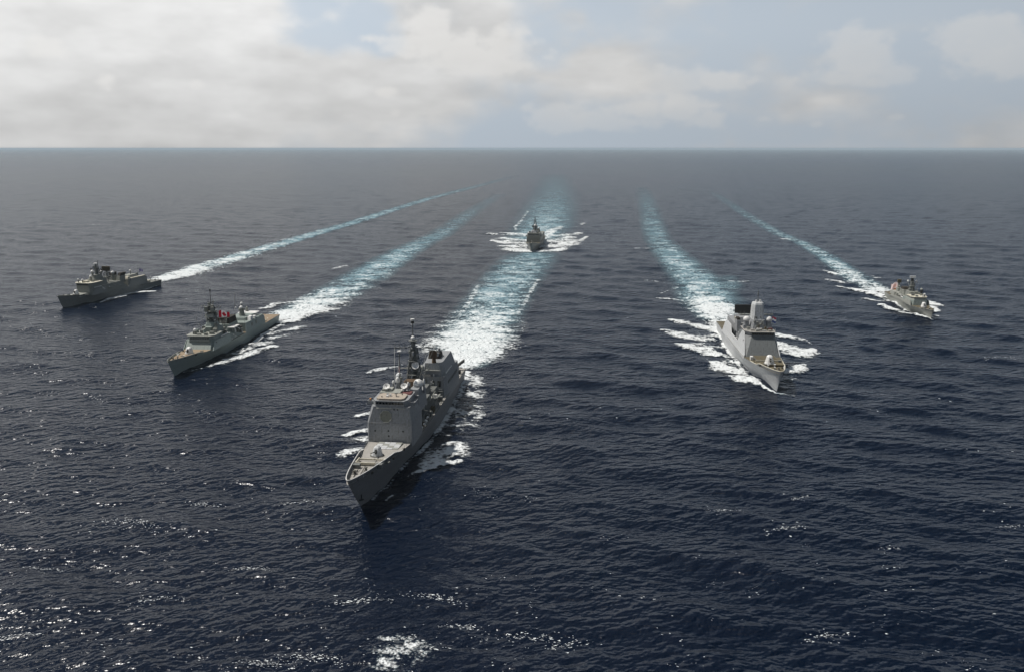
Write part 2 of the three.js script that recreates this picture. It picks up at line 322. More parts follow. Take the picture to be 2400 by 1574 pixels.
function toeRail(root, H, x0, x1, mat, r = 0.16) {                    // light rim along the top of the bulwark
  const G = []; let s0 = H.sAt(x0), s1 = H.sAt(x1), last = null;
  for (let i = 0; i <= 26; i++) {
    const s = lerp(s0, s1, Math.pow(i / 26, 1.6)), [x, , z] = H.edge(s), y = H.topAt(s) + 0.06;
    if (last) for (const k of [1, -1]) G.push(bar([last[0], last[1], k * last[2]], [x, y, k * z], r, 5));
    last = [x, y, z];
  }
  G.push(bar([H.edge(s0)[0], last ? H.topAt(s0) + 0.06 : 0, -H.edge(s0)[2]], [H.edge(s0)[0], H.topAt(s0) + 0.06, H.edge(s0)[2]], r, 5));
  return part(root, 'bulwark_rim', G, mat);
}
function guardRail(root, H, x0, x1, sides = [1, -1]) {
  const G = []; let last = null;
  const n = Math.round(Math.abs(x1 - x0) / 2.4);
  for (const k of sides) { last = null; for (let i = 0; i <= n; i++) { const x = lerp(x0, x1, i / n), z = k * (H.halfAt(x) - 0.12), y = H.deckAt(x); G.push(bar([x, y, z], [x, y + 1.05, z], 0.035, 4)); if (last) for (const h of [0.55, 1.05]) G.push(bar([last[0], last[1] + h, last[2]], [x, y + h, z], 0.022, 3)); last = [x, y, z]; } }
  return part(root, 'guard_rail', G, M.tan);
}
function gun(root, x, y, o) {                                        // turret on a ring, barrel forward
  const s = o.size, t = part(root, 'gun_turret', [cyl(x, y, y + 0.5 * s, 0, 1.9 * s, 1.9 * s, 18), frus(bevelled(x - 1.9 * s, x + 1.7 * s, 1.5 * s, 0.5 * s), y + 0.5 * s, bevelled(x - 1.5 * s, x + 0.7 * s, 1.0 * s, 0.45 * s), y + 2.9 * s), frus(bevelled(x - 1.5 * s, x + 0.7 * s, 1.0 * s, 0.45 * s), y + 2.9 * s, bevelled(x - 1.1 * s, x + 0.2 * s, 0.6 * s, 0.3 * s), y + 3.35 * s)], o.mat, o.label);
  part(t, 'gun_ring', cyl(x, y - 0.02, y + 0.28, 0, 2.3 * s, 2.3 * s, 20), M.dark);
  part(t, 'gun_mantlet', box(x + 0.6 * s, x + 1.75 * s, y + 1.2 * s, y + 2.5 * s, -0.28 * s, 0.28 * s), M.black);
  const e = o.elev ?? 0.12, L = o.barrel;
  part(t, 'gun_barrel', [bar([x + 1.2 * s, y + 1.9 * s, 0], [x + 1.2 * s + L * 0.45, y + 1.9 * s + L * 0.45 * e, 0], 0.2 * s + 0.03, 8), bar([x + 1.2 * s + L * 0.45, y + 1.9 * s + L * 0.45 * e, 0], [x + 1.2 * s + L, y + 1.9 * s + L * e, 0], 0.13 * s + 0.02, 8)], o.barrelMat || M.mast);
  return t;
}
function deckClutter(root, H, list) {                                // bollards, capstans, lockers, vents
  for (const [kind, x, z, s = 1] of list) {
    const y = H.deckAt(x) - 0.02;
    if (kind === 'bollard') part(root, 'bollard', [cyl(x - 0.35, y, y + 0.7 * s, z, 0.2, 0.24, 8), cyl(x + 0.35, y, y + 0.7 * s, z, 0.2, 0.24, 8), box(x - 0.7, x + 0.7, y, y + 0.12, z - 0.3, z + 0.3)], M.black);
    if (kind === 'capstan') part(root, 'capstan', lathe(x, y, z, [[0.75 * s, 0], [0.7 * s, 0.25], [0.38 * s, 0.4], [0.36 * s, 0.9], [0.6 * s, 1.15], [0.5 * s, 1.3], [0.01, 1.32]], 14), M.dark);
    if (kind === 'locker') part(root, 'deck_locker', [box(x - 0.8 * s, x + 0.8 * s, y, y + 1.1 * s, z - 0.9 * s, z + 0.9 * s), box(x - 0.86 * s, x + 0.86 * s, y + 1.1 * s, y + 1.2 * s, z - 0.96 * s, z + 0.96 * s)], M.mast);
    if (kind === 'vent') part(root, 'deck_vent', [cyl(x, y, y + 0.9 * s, z, 0.22 * s, 0.22 * s, 8), lathe(x, y + 0.85 * s, z, [[0.4 * s, 0], [0.42 * s, 0.15], [0.01, 0.3]], 10)], M.white);
    if (kind === 'hatch') part(root, 'deck_hatch', [box(x - 0.7 * s, x + 0.7 * s, y, y + 0.28, z - 0.7 * s, z + 0.7 * s), box(x - 0.6 * s, x + 0.6 * s, y + 0.28, y + 0.36, z - 0.6 * s, z + 0.6 * s)], M.deckGrey);
    if (kind === 'chain') { const G = []; for (let i = 0; i < 14; i++) { const a = x - i * 0.62 * s, b = y + 0.12; G.push(bar([a, b, z + i * 0.05], [a - 0.5 * s, b, z + (i + 1) * 0.05], 0.13, 5)); } part(root, 'anchor_chain', G, M.black); }
  }
}
function panes(parent, x, y0, y1, zs, w, mat = M.glass, lean = 0) { for (const z of zs) part(parent, 'window_pane', frus(rect(x - 0.1, x + 0.05, z - w / 2, z + w / 2), y0, rect(x - 0.1 + lean, x + 0.05 + lean, z - w / 2, z + w / 2), y1), mat); }
function raft(root, x, y, z) { const g = new THREE.CylinderGeometry(0.38, 0.38, 1.5, 10); g.rotateZ(Math.PI / 2); g.translate(x, y, z); g.userData.smooth = true; return part(root, 'life_raft_canister', finish(g), M.white); }
function boat(root, x, y, z, L, mat = M.mast) {                       // ship's boat with a pointed bow and an inflated collar
  const w = L * 0.19, out = [[L / 2, 0], [L * 0.3, w * 0.75], [0, w], [-L / 2, w * 0.9], [-L / 2, -w * 0.9], [0, -w], [L * 0.3, -w * 0.75]].map(([a, b]) => [x + a, z + b]), keel = [[L * 0.4, 0], [L * 0.26, w * 0.35], [0, w * 0.5], [-L / 2, w * 0.5], [-L / 2, -w * 0.5], [0, -w * 0.5], [L * 0.26, -w * 0.35]].map(([a, b]) => [x + a, z + b]);
  const b = part(root, 'ship_boat', frus(keel, y, out, y + L * 0.15), mat), c = [];
  for (let i = 0; i < out.length; i++) if (i !== 3) { const p = out[i], q = out[(i + 1) % out.length]; c.push(bar([p[0], y + L * 0.16, p[1]], [q[0], y + L * 0.16, q[1]], L * 0.042, 7)); }
  part(b, 'boat_collar', c, M.tan);
  part(b, 'boat_console', box(x - L * 0.12, x + L * 0.06, y + L * 0.12, y + L * 0.27, z - w * 0.4, z + w * 0.4), M.white);
  return b;
}
function whip(root, x, y, z, h, lx = 0, lz = 0) { return part(root, 'whip_antenna', bar([x, y, z], [x + lx, y + h, z + lz], 0.07, 4), M.mast); }
function lattice(x, z, y0, y1, w0, w1, n, r) {                       // four raking legs with rungs and diagonals
  const G = [], at = (t, sx, sz) => { const w = lerp(w0, w1, t); return [x + sx * w, lerp(y0, y1, t), z + sz * w]; }, C = [[1, 1], [1, -1], [-1, -1], [-1, 1]];
  for (const [a, b] of C) G.push(bar(at(0, a, b), at(1, a, b), r, 5));
  for (let i = 0; i <= n; i++) for (let k = 0; k < 4; k++) { const p = C[k], q = C[(k + 1) % 4]; G.push(bar(at(i / n, ...p), at(i / n, ...q), r * 0.7, 4)); if (i < n) G.push(bar(at(i / n, ...(k % 2 ? p : q)), at((i + 1) / n, ...(k % 2 ? q : p)), r * 0.6, 4)); }
  return G;
}
function flag(root, x, y, z, L, h, dir, draw, label, wave = 1) {      // cloth streaming from its halyard
  const g = new THREE.PlaneGeometry(L, h, 18, 8), p = g.attributes.position;
  for (let i = 0; i < p.count; i++) { const u = p.getX(i) / L + 0.5, v = p.getY(i); const w = Math.sin(u * 7.5 + v * 0.5) * 0.16 * L * 0.5 * u * wave; p.setXYZ(i, x + dir[0] * u * L - dir[1] * w, y + v - 0.22 * h * u * u + 0.1 * h * Math.sin(u * 6), z + dir[1] * u * L + dir[0] * w); }
  g.computeVertexNormals();
  const c = document.createElement('canvas'); c.width = 256; c.height = 128; const d = c.getContext('2d'); draw(d, 256, 128);
  const t = new THREE.CanvasTexture(c); t.colorSpace = THREE.SRGBColorSpace;
  const f = part(root, 'flag', g, new THREE.MeshPhysicalMaterial({ map: t, roughness: 0.9, side: THREE.DoubleSide, transmission: 0.25, thickness: 0 }), label);
  part(f, 'flag_halyard', bar([x, y - h * 1.2, z], [x, y + h * 0.7, z], 0.06, 4), M.mast);
  return f;
}

function aerials(root, x, z, y0, y1, reach, n, seed, mat = M.mast) {     // boxes, arms and small dishes standing out from a mast
  const r = rng(seed);
  for (let i = 0; i < n; i++) {
    const y = lerp(y0, y1, (i + r()) / n), a = r() * 6.283, l = reach * (0.5 + 0.8 * r()) * lerp(1, 0.6, (y - y0) / (y1 - y0)), X = x + Math.cos(a) * l, Z = z + Math.sin(a) * l, w = 0.35 + 0.5 * r();
    const arm = part(root, 'antenna_arm', bar([x, y, z], [X, y + 0.2, Z], 0.12, 4), mat);
    if (i % 3 === 0) part(arm, 'antenna_drum', cyl(X, y, y + w * 2, Z, w * 0.6, w * 0.6, 8), i % 2 ? M.haze : mat);
    else if (i % 3 === 1) part(arm, 'antenna_box', box(X - w / 2, X + w / 2, y - w * 0.4, y + w, Z - w / 2, Z + w / 2), i % 2 ? mat : M.tan);
    else part(arm, 'antenna_rod', [bar([X, y - 0.6, Z], [X, y + 2.2 + r(), Z], 0.1, 4), ball(X, y + 0.4, Z, 0.3)], mat);
  }
}

// ---------------------------------------------------------------- the lead cruiser, grey, bow towards the eye
{
  const S = ship('cruiser', 'large grey cruiser leading in front, with tall boxy bridge block and mast', 849, 1188, -173.4);
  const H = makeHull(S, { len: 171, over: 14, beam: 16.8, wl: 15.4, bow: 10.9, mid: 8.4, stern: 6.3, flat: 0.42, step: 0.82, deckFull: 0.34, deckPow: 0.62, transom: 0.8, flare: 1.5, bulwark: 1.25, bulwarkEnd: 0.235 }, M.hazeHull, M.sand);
  toeRail(S, H, 13.8, -26, M.white, 0.17);
  for (let i = 0; i < 17; i++) for (const k of [1, -1]) {            // stiffeners inside the bulwark
    const x = 10.2 - i * 1.75, z = k * (H.halfAt(x) - 0.12), y = H.deckAt(x);
    part(S, 'bulwark_rib', frus([[x - 0.07, z], [x + 0.07, z], [x + 0.07, z - k * 1.0], [x - 0.07, z - k * 1.0]], y, [[x - 0.07, z], [x + 0.07, z], [x + 0.07, z - k * 0.15], [x - 0.07, z - k * 0.15]], y + 1.22), M.haze);
  }
  for (const k of [1, -1]) { guardRail(S, H, -27, -36, [k]); guardRail(S, H, -50, -98, [k]); guardRail(S, H, -130, -155, [k]); }
  // anchor and forecastle gear
  for (const k of [-1]) { const a = part(S, 'anchor', [bar([7.6, 7.4, k * 2.2], [6.9, 5.4, k * 1.75], 0.22, 6), bar([7.4, 5.4, k * 1.2], [6.5, 5.5, k * 2.4], 0.25, 6)], M.black); a.userData.label = 'dark anchor on the port bow'; }
  deckClutter(S, H, [['capstan', 2.6, 1.3], ['capstan', -1.4, -1.2], ['bollard', 8.6, 1.6], ['bollard', 8.4, -1.4], ['bollard', 4.5, 3.1], ['bollard', 1, -3.9], ['bollard', -6.5, 5.3], ['bollard', -16, -6.4], ['bollard', -17, 6.2], ['locker', -4.2, 2.6, 1.15], ['locker', -5.4, -4.3, 1.15], ['chain', 4.6, -0.9], ['chain', 6.0, 0.6], ['vent', 5.3, -2.2, 0.8], ['vent', -8.6, 4.6], ['hatch', -0.2, 1.9], ['hatch', -11.5, -5.5], ['bollard', -27, -7.2]]);
  { const y = H.deckAt(-8), b = part(S, 'breakwater', [frus([[-7.1, -4.4], [-7.1, 4.0], [-7.4, 4.0], [-7.4, -4.4]], y, [[-6.7, -4.4], [-6.7, 4.0], [-7.0, 4.0], [-7.0, -4.4]], y + 1.25), box(-12.4, -7.1, y, y + 0.9, 3.95, 4.25), box(-12.4, -7.1, y, y + 0.9, -4.65, -4.35), box(-12.7, -12.4, y, y + 0.5, -4.6, 4.2)], M.cream, 'cream painted breakwater across the foredeck');
    for (let i = 0; i < 6; i++) part(b, 'breakwater_stay', bar([-8.4, y, -3.8 + i * 1.5], [-7.1, y + 1.1, -3.8 + i * 1.5], 0.07, 4), M.cream); }
  gun(S, -19.0, H.deckAt(-19), { size: 1.0, barrel: 6.4, elev: 0.25, mat: M.light });
  // launcher deck
  { const y = H.deckAt(-32), v = part(S, 'missile_launcher_deck', box(-34.8, -27.4, y - 0.1, y + 0.32, -5.0, 3.6), M.deckGrey);
    for (let i = 0; i < 4; i++) for (let j = 0; j < 4; j++) part(v, 'launcher_hatch', box(-34.5 + i * 1.82, -34.5 + i * 1.82 + 1.7, y + 0.32, y + 0.4, -4.85 + j * 2.08, -4.85 + j * 2.08 + 1.98), (i + j) % 3 ? M.light : M.tan); }
  // forward deckhouse, full width
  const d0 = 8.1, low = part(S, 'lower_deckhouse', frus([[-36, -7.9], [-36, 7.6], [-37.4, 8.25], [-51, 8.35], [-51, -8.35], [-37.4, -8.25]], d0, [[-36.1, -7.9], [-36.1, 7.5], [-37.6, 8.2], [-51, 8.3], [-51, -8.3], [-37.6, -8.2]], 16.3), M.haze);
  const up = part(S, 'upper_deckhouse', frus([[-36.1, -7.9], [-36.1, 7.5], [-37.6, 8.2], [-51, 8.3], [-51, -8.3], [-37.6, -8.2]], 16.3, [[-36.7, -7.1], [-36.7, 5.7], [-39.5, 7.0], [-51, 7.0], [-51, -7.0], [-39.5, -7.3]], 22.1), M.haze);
  for (const [y, z] of [[13.4, 5.2], [13.5, 0.4], [13.5, -4.8], [11.6, 0.4], [21.2, -1.7], [21.2, -2.9]]) part(y > 16 ? up : low, 'porthole', (() => { const g = new THREE.CylinderGeometry(0.3, 0.3, 0.12, 12); g.rotateZ(Math.PI / 2); g.translate(y > 16 ? -36.55 + (y - 21.2) * 0.02 : -35.98, y, z); return finish(g); })(), M.black);
  for (const [z0, z1] of [[-5.4, -2.6], [-1.2, 4.8]]) part(up, 'platform_edge', box(-36.75, -36.3, 21.5, 21.62, z0, z1), M.tan);
  part(up, 'deck_seam', box(-36.2, -35.98, 16.2, 16.34, -7.8, 7.4), M.haze);
  { const oct = (r, x) => Array.from({ length: 8 }, (_, i) => [x, r * Math.cos((i + 0.5) * Math.PI / 4), r * Math.sin((i + 0.5) * Math.PI / 4)]);
    const plate = (r, x0, x1) => { const v = [], A = oct(r, x0), B = oct(r, x1), L = ([x, y, z]) => [x - y * 0.1, 18.7 + y, 1.25 + z]; for (let i = 0; i < 8; i++) { const j = (i + 1) % 8; v.push(...L(A[i]), ...L(A[j]), ...L(B[j]), ...L(A[i]), ...L(B[j]), ...L(B[i])); if (i && i < 7) v.push(...L(B[0]), ...L(B[i]), ...L(B[j])); } return soup(v); };
    const a = part(up, 'radar_array', plate(2.15, -36.6, -36.12), M.array, 'octagonal flat radar array on the front face');
    const r = []; for (let i = 0; i < 8; i++) { const [x, y, z] = oct(2.2, 0)[i], [, q, w] = oct(2.2, 0)[(i + 1) % 8]; r.push(bar([-36.1 - y * 0.1, 18.7 + y, 1.25 + z], [-36.1 - q * 0.1, 18.7 + q, 1.25 + w], 0.1, 4)); } part(a, 'array_rim', r, M.tan); }
  // bridge
  const br = part(S, 'bridge', frus([[-36.9, -5.2], [-36.9, 5.0], [-39, 6.3], [-50, 6.3], [-50, -6.3], [-39, -6.3]], 22.1, [[-36.7, -5.2], [-36.7, 5.0], [-39, 6.3], [-50, 6.3], [-50, -6.3], [-39, -6.3]], 24.2), M.haze);
  panes(br, -36.75, 22.9, 23.8, [-4.5, -3.4, -2.3, -1.2, -0.1, 1.0, 2.1, 3.2, 4.3], 0.9, M.glass, 0.12);
  for (const k of [1, -1]) part(br, 'bridge_wing', [box(-44, -39.2, 22.1, 22.3, Math.min(k * 6.2, k * 8.6), Math.max(k * 6.2, k * 8.6)), box(-39.4, -39.2, 22.3, 23.3, Math.min(k * 6.2, k * 8.6), Math.max(k * 6.2, k * 8.6)), box(-44, -39.2, 22.3, 23.3, Math.min(k * 8.45, k * 8.6), Math.max(k * 8.45, k * 8.6))], M.haze);
  part(br, 'signal_lamp', [cyl(-40, 22.3, 23.6, 7.6, 0.1, 0.1, 6), ball(-40, 23.8, 7.6, 0.4)], M.orange);
  const slab = part(S, 'bridge_roof', [frus(bevelled(-44.6, -37.3, 5.0, 1.1), 24.35, bevelled(-44.6, -37.3, 5.0, 1.1), 24.85)], M.slab, 'sand coloured roof slab above the bridge');
  part(slab, 'roof_edge', frus(bevelled(-44.4, -37.5, 4.85, 1.0), 24.18, bevelled(-44.4, -37.5, 4.85, 1.0), 24.36), M.maroon);
  part(slab, 'compass_stand', [cyl(-40.4, 24.85, 25.9, -1.6, 0.16, 0.16, 8), cyl(-40.4, 25.9, 26.15, -1.6, 0.55, 0.55, 12)], M.mast);
  part(slab, 'lookout_chair', [box(-40.2, -39.4, 24.85, 25.4, 1.0, 1.8), box(-40.3, -40.1, 25.4, 26.1, 1.0, 1.8), box(-40.9, -40.3, 24.85, 25.7, 0.2, 0.8)], M.white);
  for (const [x, z] of [[-39, 3.2], [-42.4, 2.2], [-42.8, -3.2]]) part(slab, 'roof_vent', cyl(x, 24.85, 25.3, z, 0.16, 0.2, 8), M.black);
  // director houses and dishes behind the roof
  part(S, 'director_house', [frus(rect(-51, -44.6, -2.2, 6.0), 22.1, rect(-50.5, -45, -1.8, 5.6), 24.9), box(-50.4, -46.8, 24.9, 25.6, 1.6, 5.2)], M.tan);
  part(S, 'port_deckhouse', [frus(rect(-62, -49, -7.9, -3.6), 16.3, rect(-62, -49, -7.6, -3.8), 22.9), frus(rect(-56.5, -50, -7.4, -4.0), 22.9, rect(-56, -50.3, -7.2, -4.2), 24.8)], M.haze);
  part(S, 'maroon_shelter', [frus(rect(-49.5, -44.8, -6.2, -2.2), 22.1, rect(-49.3, -45.1, -5.8, -2.4), 24.0), frus(bevelled(-49.2, -45, 1.9, 0.5).map(([x, z]) => [x, z - 4.1]), 24.0, bevelled(-48.8, -45.4, 1.6, 0.5).map(([x, z]) => [x, z - 4.1]), 24.7)], M.maroon);
  for (const [x, y, z] of [[-47.4, 26.3, 3.6], [-48.6, 26.3, -2.6]]) { const d = part(S, 'tracking_dish', dish(x, y, z, 1.25, 0.75, 0.42), M.white); part(d, 'dish_pedestal', [cyl(x - 0.3, y - 1.6, y - 0.1, z, 0.7, 0.45, 10), box(x - 1.0, x - 0.1, y - 0.8, y + 0.5, z - 0.5, z + 0.5)], M.haze); part(d, 'dish_feed', bar([x, y, z], [x + 0.95, y + 1.0, z], 0.09, 5), M.mast); }
  for (const [x, yb, y, z, r, h] of [[-52, 22, 26.9, 0.7, 0.85, 1.5], [-52, 22, 26.4, 2.3, 0.5, 0.9], [-55.5, 22, 24.9, -6.2, 1.85, 1.85], [-57, 22, 24.9, -8.0, 0.48, 1.7], [-50.5, 22, 26.2, -3.6, 0.5, 1.0], [-49.2, 22, 24.2, -1.5, 0.45, 0.7]]) { const d = part(S, 'radome', dome(x, y, z, r, h), M.white); part(d, 'radome_mount', cyl(x, yb, y + 0.1, z, r > 1.5 ? 1.5 : 0.4, r * 0.7, 12), M.haze); }
  { const d = part(S, 'radome', dome(-58.5, 27.0, 1.6, 1.45, 1.35), M.light, 'grey domed radome beside the mast'); part(d, 'radome_mount', [cyl(-58.5, 21, 27, 1.6, 1.1, 0.9, 12), cyl(-58.5, 26.3, 27.05, 1.6, 1.3, 1.5, 14)], M.haze); }
  { const f = part(S, 'signal_mast', cyl(-55, 22, 37.6, 0.5, 0.28, 0.16, 8), M.mast); part(f, 'mast_cap', cyl(-55, 37.6, 38.0, 0.5, 0.75, 0.75, 14), M.white); part(f, 'mast_collar', cyl(-55, 36.2, 36.5, 0.5, 0.5, 0.5, 10), M.mast); part(f, 'mast_collar', cyl(-55, 29, 29.2, 0.5, 0.6, 0.6, 10), M.mast); }
  // midships: first funnel with its soot, boats, main mast
  part(S, 'midships_deckhouse', [frus(rect(-98, -51, -4.9, 5.6), 8, rect(-98, -51, -4.6, 5.3), 13.2), frus(rect(-90, -51, -3.6, 4.6), 13.2, rect(-89, -51, -3.3, 4.2), 16.5)], M.mast);  // dark colour put in for the shade of the recess between deckhouses
  { const f = part(S, 'funnel', [frus(bevelled(-73, -60.5, 3.4, 0.9), 16.5, bevelled(-72.3, -61.5, 2.8, 0.8), 21.2)], M.haze, 'forward funnel with sooty brown top'); part(f, 'exhaust_stack', [frus(bevelled(-71.6, -66.4, 2.4, 0.6), 21.2, bevelled(-71.3, -66.9, 2.1, 0.6), 23.2), cyl(-64, 21.2, 22.7, 0, 1.0, 1.0, 12)], M.bronze); }
  { const m = part(S, 'main_mast', [...lattice(-79, 0.6, 16.4, 33.6, 2.9, 1.0, 6, 0.36), cyl(-79, 17, 34, 0.6, 1.0, 0.8, 10)], M.mast);
    part(m, 'mast_platform', [cyl(-79, 36.4, 36.75, 0.9, 1.75, 1.75, 18), cyl(-79, 33.6, 36.4, 0.8, 0.8, 0.95, 12), cyl(-79, 35.4, 35.7, 0.8, 1.3, 1.3, 14)], M.mast);
    part(m, 'beacon_dome', ball(-79, 37.6, 0.9, 0.85), M.white);
    part(m, 'top_pole', cyl(-79.4, 36.7, 44.2, 1.0, 0.24, 0.18, 8), M.mast);
    part(m, 'pole_cap', [cyl(-79.4, 44.6, 45.1, 1.0, 0.78, 0.78, 14)], M.white); part(m, 'pole_cap', [cyl(-79.4, 42.8, 43.1, 1.0, 0.6, 0.6, 12)], M.white); part(m, 'pole_cap', [cyl(-79.4, 43.4, 44.2, 1.0, 0.7, 0.7, 12)], M.black);
    part(m, 'yard', [bar([-79, 33.6, 8.6], [-79, 34.0, -7.4], 0.16, 6), bar([-79, 34, 3], [-79, 36, 1], 0.07, 4), bar([-79, 34, -3], [-79, 36, 0], 0.07, 4)], M.mast);
    part(m, 'yard', [bar([-78, 25.6, 5.8], [-78, 25.9, -2.4], 0.24, 6)], M.tan);
    for (const z of [8.2, 6.4, 4.3, -3.2, -5.2, -7.0]) part(m, 'yard_antenna', [bar([-79, 33.7, z], [-79, 35.2, z], 0.08, 4), bar([-79, 33.7, z], [-79, 32.6, z], 0.05, 4)], M.mast);
    for (const [y, z, w] of [[29.4, 1.9, 0.8], [28.2, -1.4, 0.9], [30.8, -1.1, 0.6], [22.5, 2.2, 1.1], [21.5, -2.4, 1.1]]) part(m, 'antenna_box', box(-78.4, -77.2, y, y + w * 1.3, z - w / 2, z + w / 2), M.haze);
    aerials(m, -79, 0.6, 18, 33, 2.8, 18, 61); part(m, 'mast_platform', cyl(-78.6, 28.6, 28.9, 0.6, 2.4, 2.4, 12), M.mast); part(m, 'mast_platform', cyl(-78.6, 23.2, 23.5, 0.6, 3.1, 3.1, 12), M.mast);
    part(m, 'search_radar', dish(-76.8, 27.2, -0.4, 1.5, 1.2, 0.25), M.white);
    for (const [a, b] of [[[-79, 33.6, 8.4], [-64, 22, 5]], [[-79, 33.6, -7.2], [-64, 22, -5]], [[-79, 33.6, 6], [-62, 22, 4]], [[-79, 33.6, -5], [-62, 22, -4]]]) part(m, 'signal_halyard', bar(a, b, 0.035, 3), M.tan);
  }
  flag(S, -71, 26.0, 4.6, 4.2, 3.4, [-0.9, 0.25], (d, w, h) => { for (let i = 0; i < 13; i++) { d.fillStyle = i % 2 ? '#f2ece6' : '#b3293a'; d.fillRect(0, i * h / 13, w, h / 13 + 1); } d.fillStyle = '#2c3563'; d.fillRect(0, 0, w * 0.4, h * 7 / 13); d.fillStyle = '#fff'; for (let r = 0; r < 9; r++) for (let c = 0; c < (r % 2 ? 5 : 6); c++) d.fillRect(w * 0.4 * ((r % 2 ? 1 : 0.5) + c) / 6 - 2, h * 7 / 13 * (r + 0.6) / 9.4 - 1, 4, 3); }, 'striped red and white flag with blue corner by the main mast');
  boat(S, -84, 11.6, -6.6, 7.2, M.mast); boat(S, -91, 11.4, 6.4, 7.2, M.mast);
  part(S, 'boat_davit', [bar([-81, 8.3, -7.4], [-81, 14.2, -6.0], 0.2, 6), bar([-87, 8.3, -7.4], [-87, 14.2, -6.0], 0.2, 6), bar([-81, 14.2, -6], [-87, 14.2, -6], 0.14, 5)], M.tan);
  for (let i = 0; i < 6; i++) for (const z of [-7.5, 7.5]) raft(S, -54 - i * 2.0, 9.2 + (i % 2) * 0.9, z);
  for (const [x, y, z, w, h] of [[-56, 8.3, -7.0, 1.6, 2.2], [-61, 8.3, -6.8, 2.0, 1.6], [-66, 8.3, -7.0, 1.4, 2.6], [-72, 8.3, -6.9, 2.4, 1.8], [-77, 8.3, -7.0, 1.5, 2.4], [-93, 8.3, -6.9, 2.2, 2.0], [-58, 13.2, -5.4, 2.0, 1.9], [-64, 13.2, -5.5, 1.6, 2.4], [-70, 13.2, -5.3, 2.2, 1.7], [-76, 13.2, -5.4, 1.8, 2.2]]) part(S, 'equipment_locker', box(x - w / 2, x + w / 2, y, y + h, z - 0.8, z + 0.7), [M.mast, M.tan, M.umber][Math.abs(Math.round(x)) % 3]);  // some colours darkened for the shade of the midships recess
  // ladder and platforms along the port side of the deckhouses
  part(S, 'deck_platform', [box(-62, -51, 13.4, 13.55, -8.2, -6), box(-74, -63, 16.4, 16.55, -6.6, -4)], M.mast);
  // after deckhouse
  const aft = part(S, 'after_deckhouse', [frus([[-99, -7.2], [-99, 3.4], [-101, 5.5], [-131, 7.4], [-131, -8.1], [-103, -8.1]], 6.3, [[-99.4, -7.0], [-99.4, 3.4], [-101, 5.0], [-130, 6.6], [-130, -7.6], [-103, -7.7]], 16.9), frus([[-100.6, -5.4], [-100.6, 1.6], [-126, 5.0], [-126, -7.2], [-104, -7.2]], 16.9, [[-101.4, -4.9], [-101.4, 1.2], [-125, 3.8], [-125, -5.6], [-105, -5.9]], 22.2)], M.haze, 'after deckhouse with funnel and dark radar on top');
  for (const [z, y, w, h] of [[-5.2, 12.6, 1.3, 2.6], [-2.4, 12.6, 1.3, 2.6], [1.2, 9.4, 0.9, 2.0], [-5.0, 8.4, 0.9, 2.0], [0.8, 14.2, 1.5, 1.4]]) part(aft, h > 2.3 ? 'intake_louvre' : 'door', box(-99.35 + (y - 12) * -0.04, -99.0, y, y + h, z - w / 2, z + w / 2), h > 2.3 ? M.black : M.mast);
  part(aft, 'platform', box(-100.6, -97.6, 10.9, 11.05, -6.8, 3.2), M.mast); part(aft, 'platform', box(-101.4, -99.2, 19.4, 19.5, -5.6, 1.6), M.mast);
  for (const y of [11.6, 12.1]) part(aft, 'platform_rail', bar([-97.7, y, -6.7], [-97.7, y, 3.1], 0.06, 4), M.tan);
  for (let i = 0; i < 7; i++) part(aft, 'side_vent', box(-107 - i * 3.1, -105.4 - i * 3.1, 12.6, 13.8, -8.06, -7.7), M.mast);
  for (let i = 0; i < 6; i++) raft(S, -105 - i * 2.3, 17.3, -7.0);
  aerials(aft, -113, -1, 22.2, 25, 3.4, 12, 37, M.mast); aerials(aft, -101.4, -1, 17, 20, 2.2, 8, 41, M.tan);
  part(aft, 'ladder', [bar([-99.0, 6.6, 2.6], [-99.1, 16.8, 2.6], 0.06, 4), bar([-99.0, 6.6, 3.1], [-99.1, 16.8, 3.1], 0.06, 4), ...Array.from({ length: 12 }, (_, i) => bar([-99.05, 7 + i * 0.8, 2.6], [-99.05, 7 + i * 0.8, 3.1], 0.04, 3))], M.tan);
  part(aft, 'deckhouse_seam', box(-99.6, -99.15, 16.7, 16.95, -7.0, 3.3), M.haze);
  part(aft, 'after_radar', [dish(-101.2, 26.2, -2.5, 1.7, 1.5, 0.2), cyl(-102.4, 22, 25.4, -2.5, 1.0, 0.6, 10), box(-103.2, -101.8, 25, 26.8, -3.6, -1.4)], M.bronze);
  part(aft, 'radar_frame', [bar([-101.6, 25.2, -4.1], [-101.6, 27.6, -4.1], 0.1), bar([-101.6, 27.6, -4.1], [-101.6, 27.6, -0.9], 0.1), bar([-101.6, 27.6, -0.9], [-101.6, 25.2, -0.9], 0.1)], M.tan);
  for (const [x, y, z, r, h, m] of [[-100.2, 19.8, 2.3, 1.1, 1.3, M.tan], [-100.5, 17.2, 1.6, 0.7, 0.9, M.white], [-99.9, 16.9, -2.8, 0.32, 0.8, M.white]]) { const d = part(aft, 'radome', dome(x, y, z, r, h), m); part(d, 'radome_mount', cyl(x, y - 2.4, y + 0.05, z, r * 0.7, r * 0.8, 10), M.haze); }
  part(aft, 'pink_awning', [box(-99.6, -98.9, 16.95, 17.8, -1.6, 2.9)], M.sand);
  part(aft, 'exhaust_stack', [frus(bevelled(-117, -109, 2.6, 0.7).map(([x, z]) => [x, z - 1]), 22.2, bevelled(-116.6, -109.6, 2.3, 0.6).map(([x, z]) => [x, z - 1]), 24.2)], M.soot);
  // flight deck and quarterdeck gear
  part(S, 'flight_deck_marking', [box(-146, -132, 6.42, 6.45, -6.2, -6.05), box(-146, -132, 6.42, 6.45, 6.05, 6.2), box(-146, -145.8, 6.42, 6.45, -6.2, 6.2), box(-140.2, -140, 6.42, 6.45, -6.2, 6.2)], M.white);
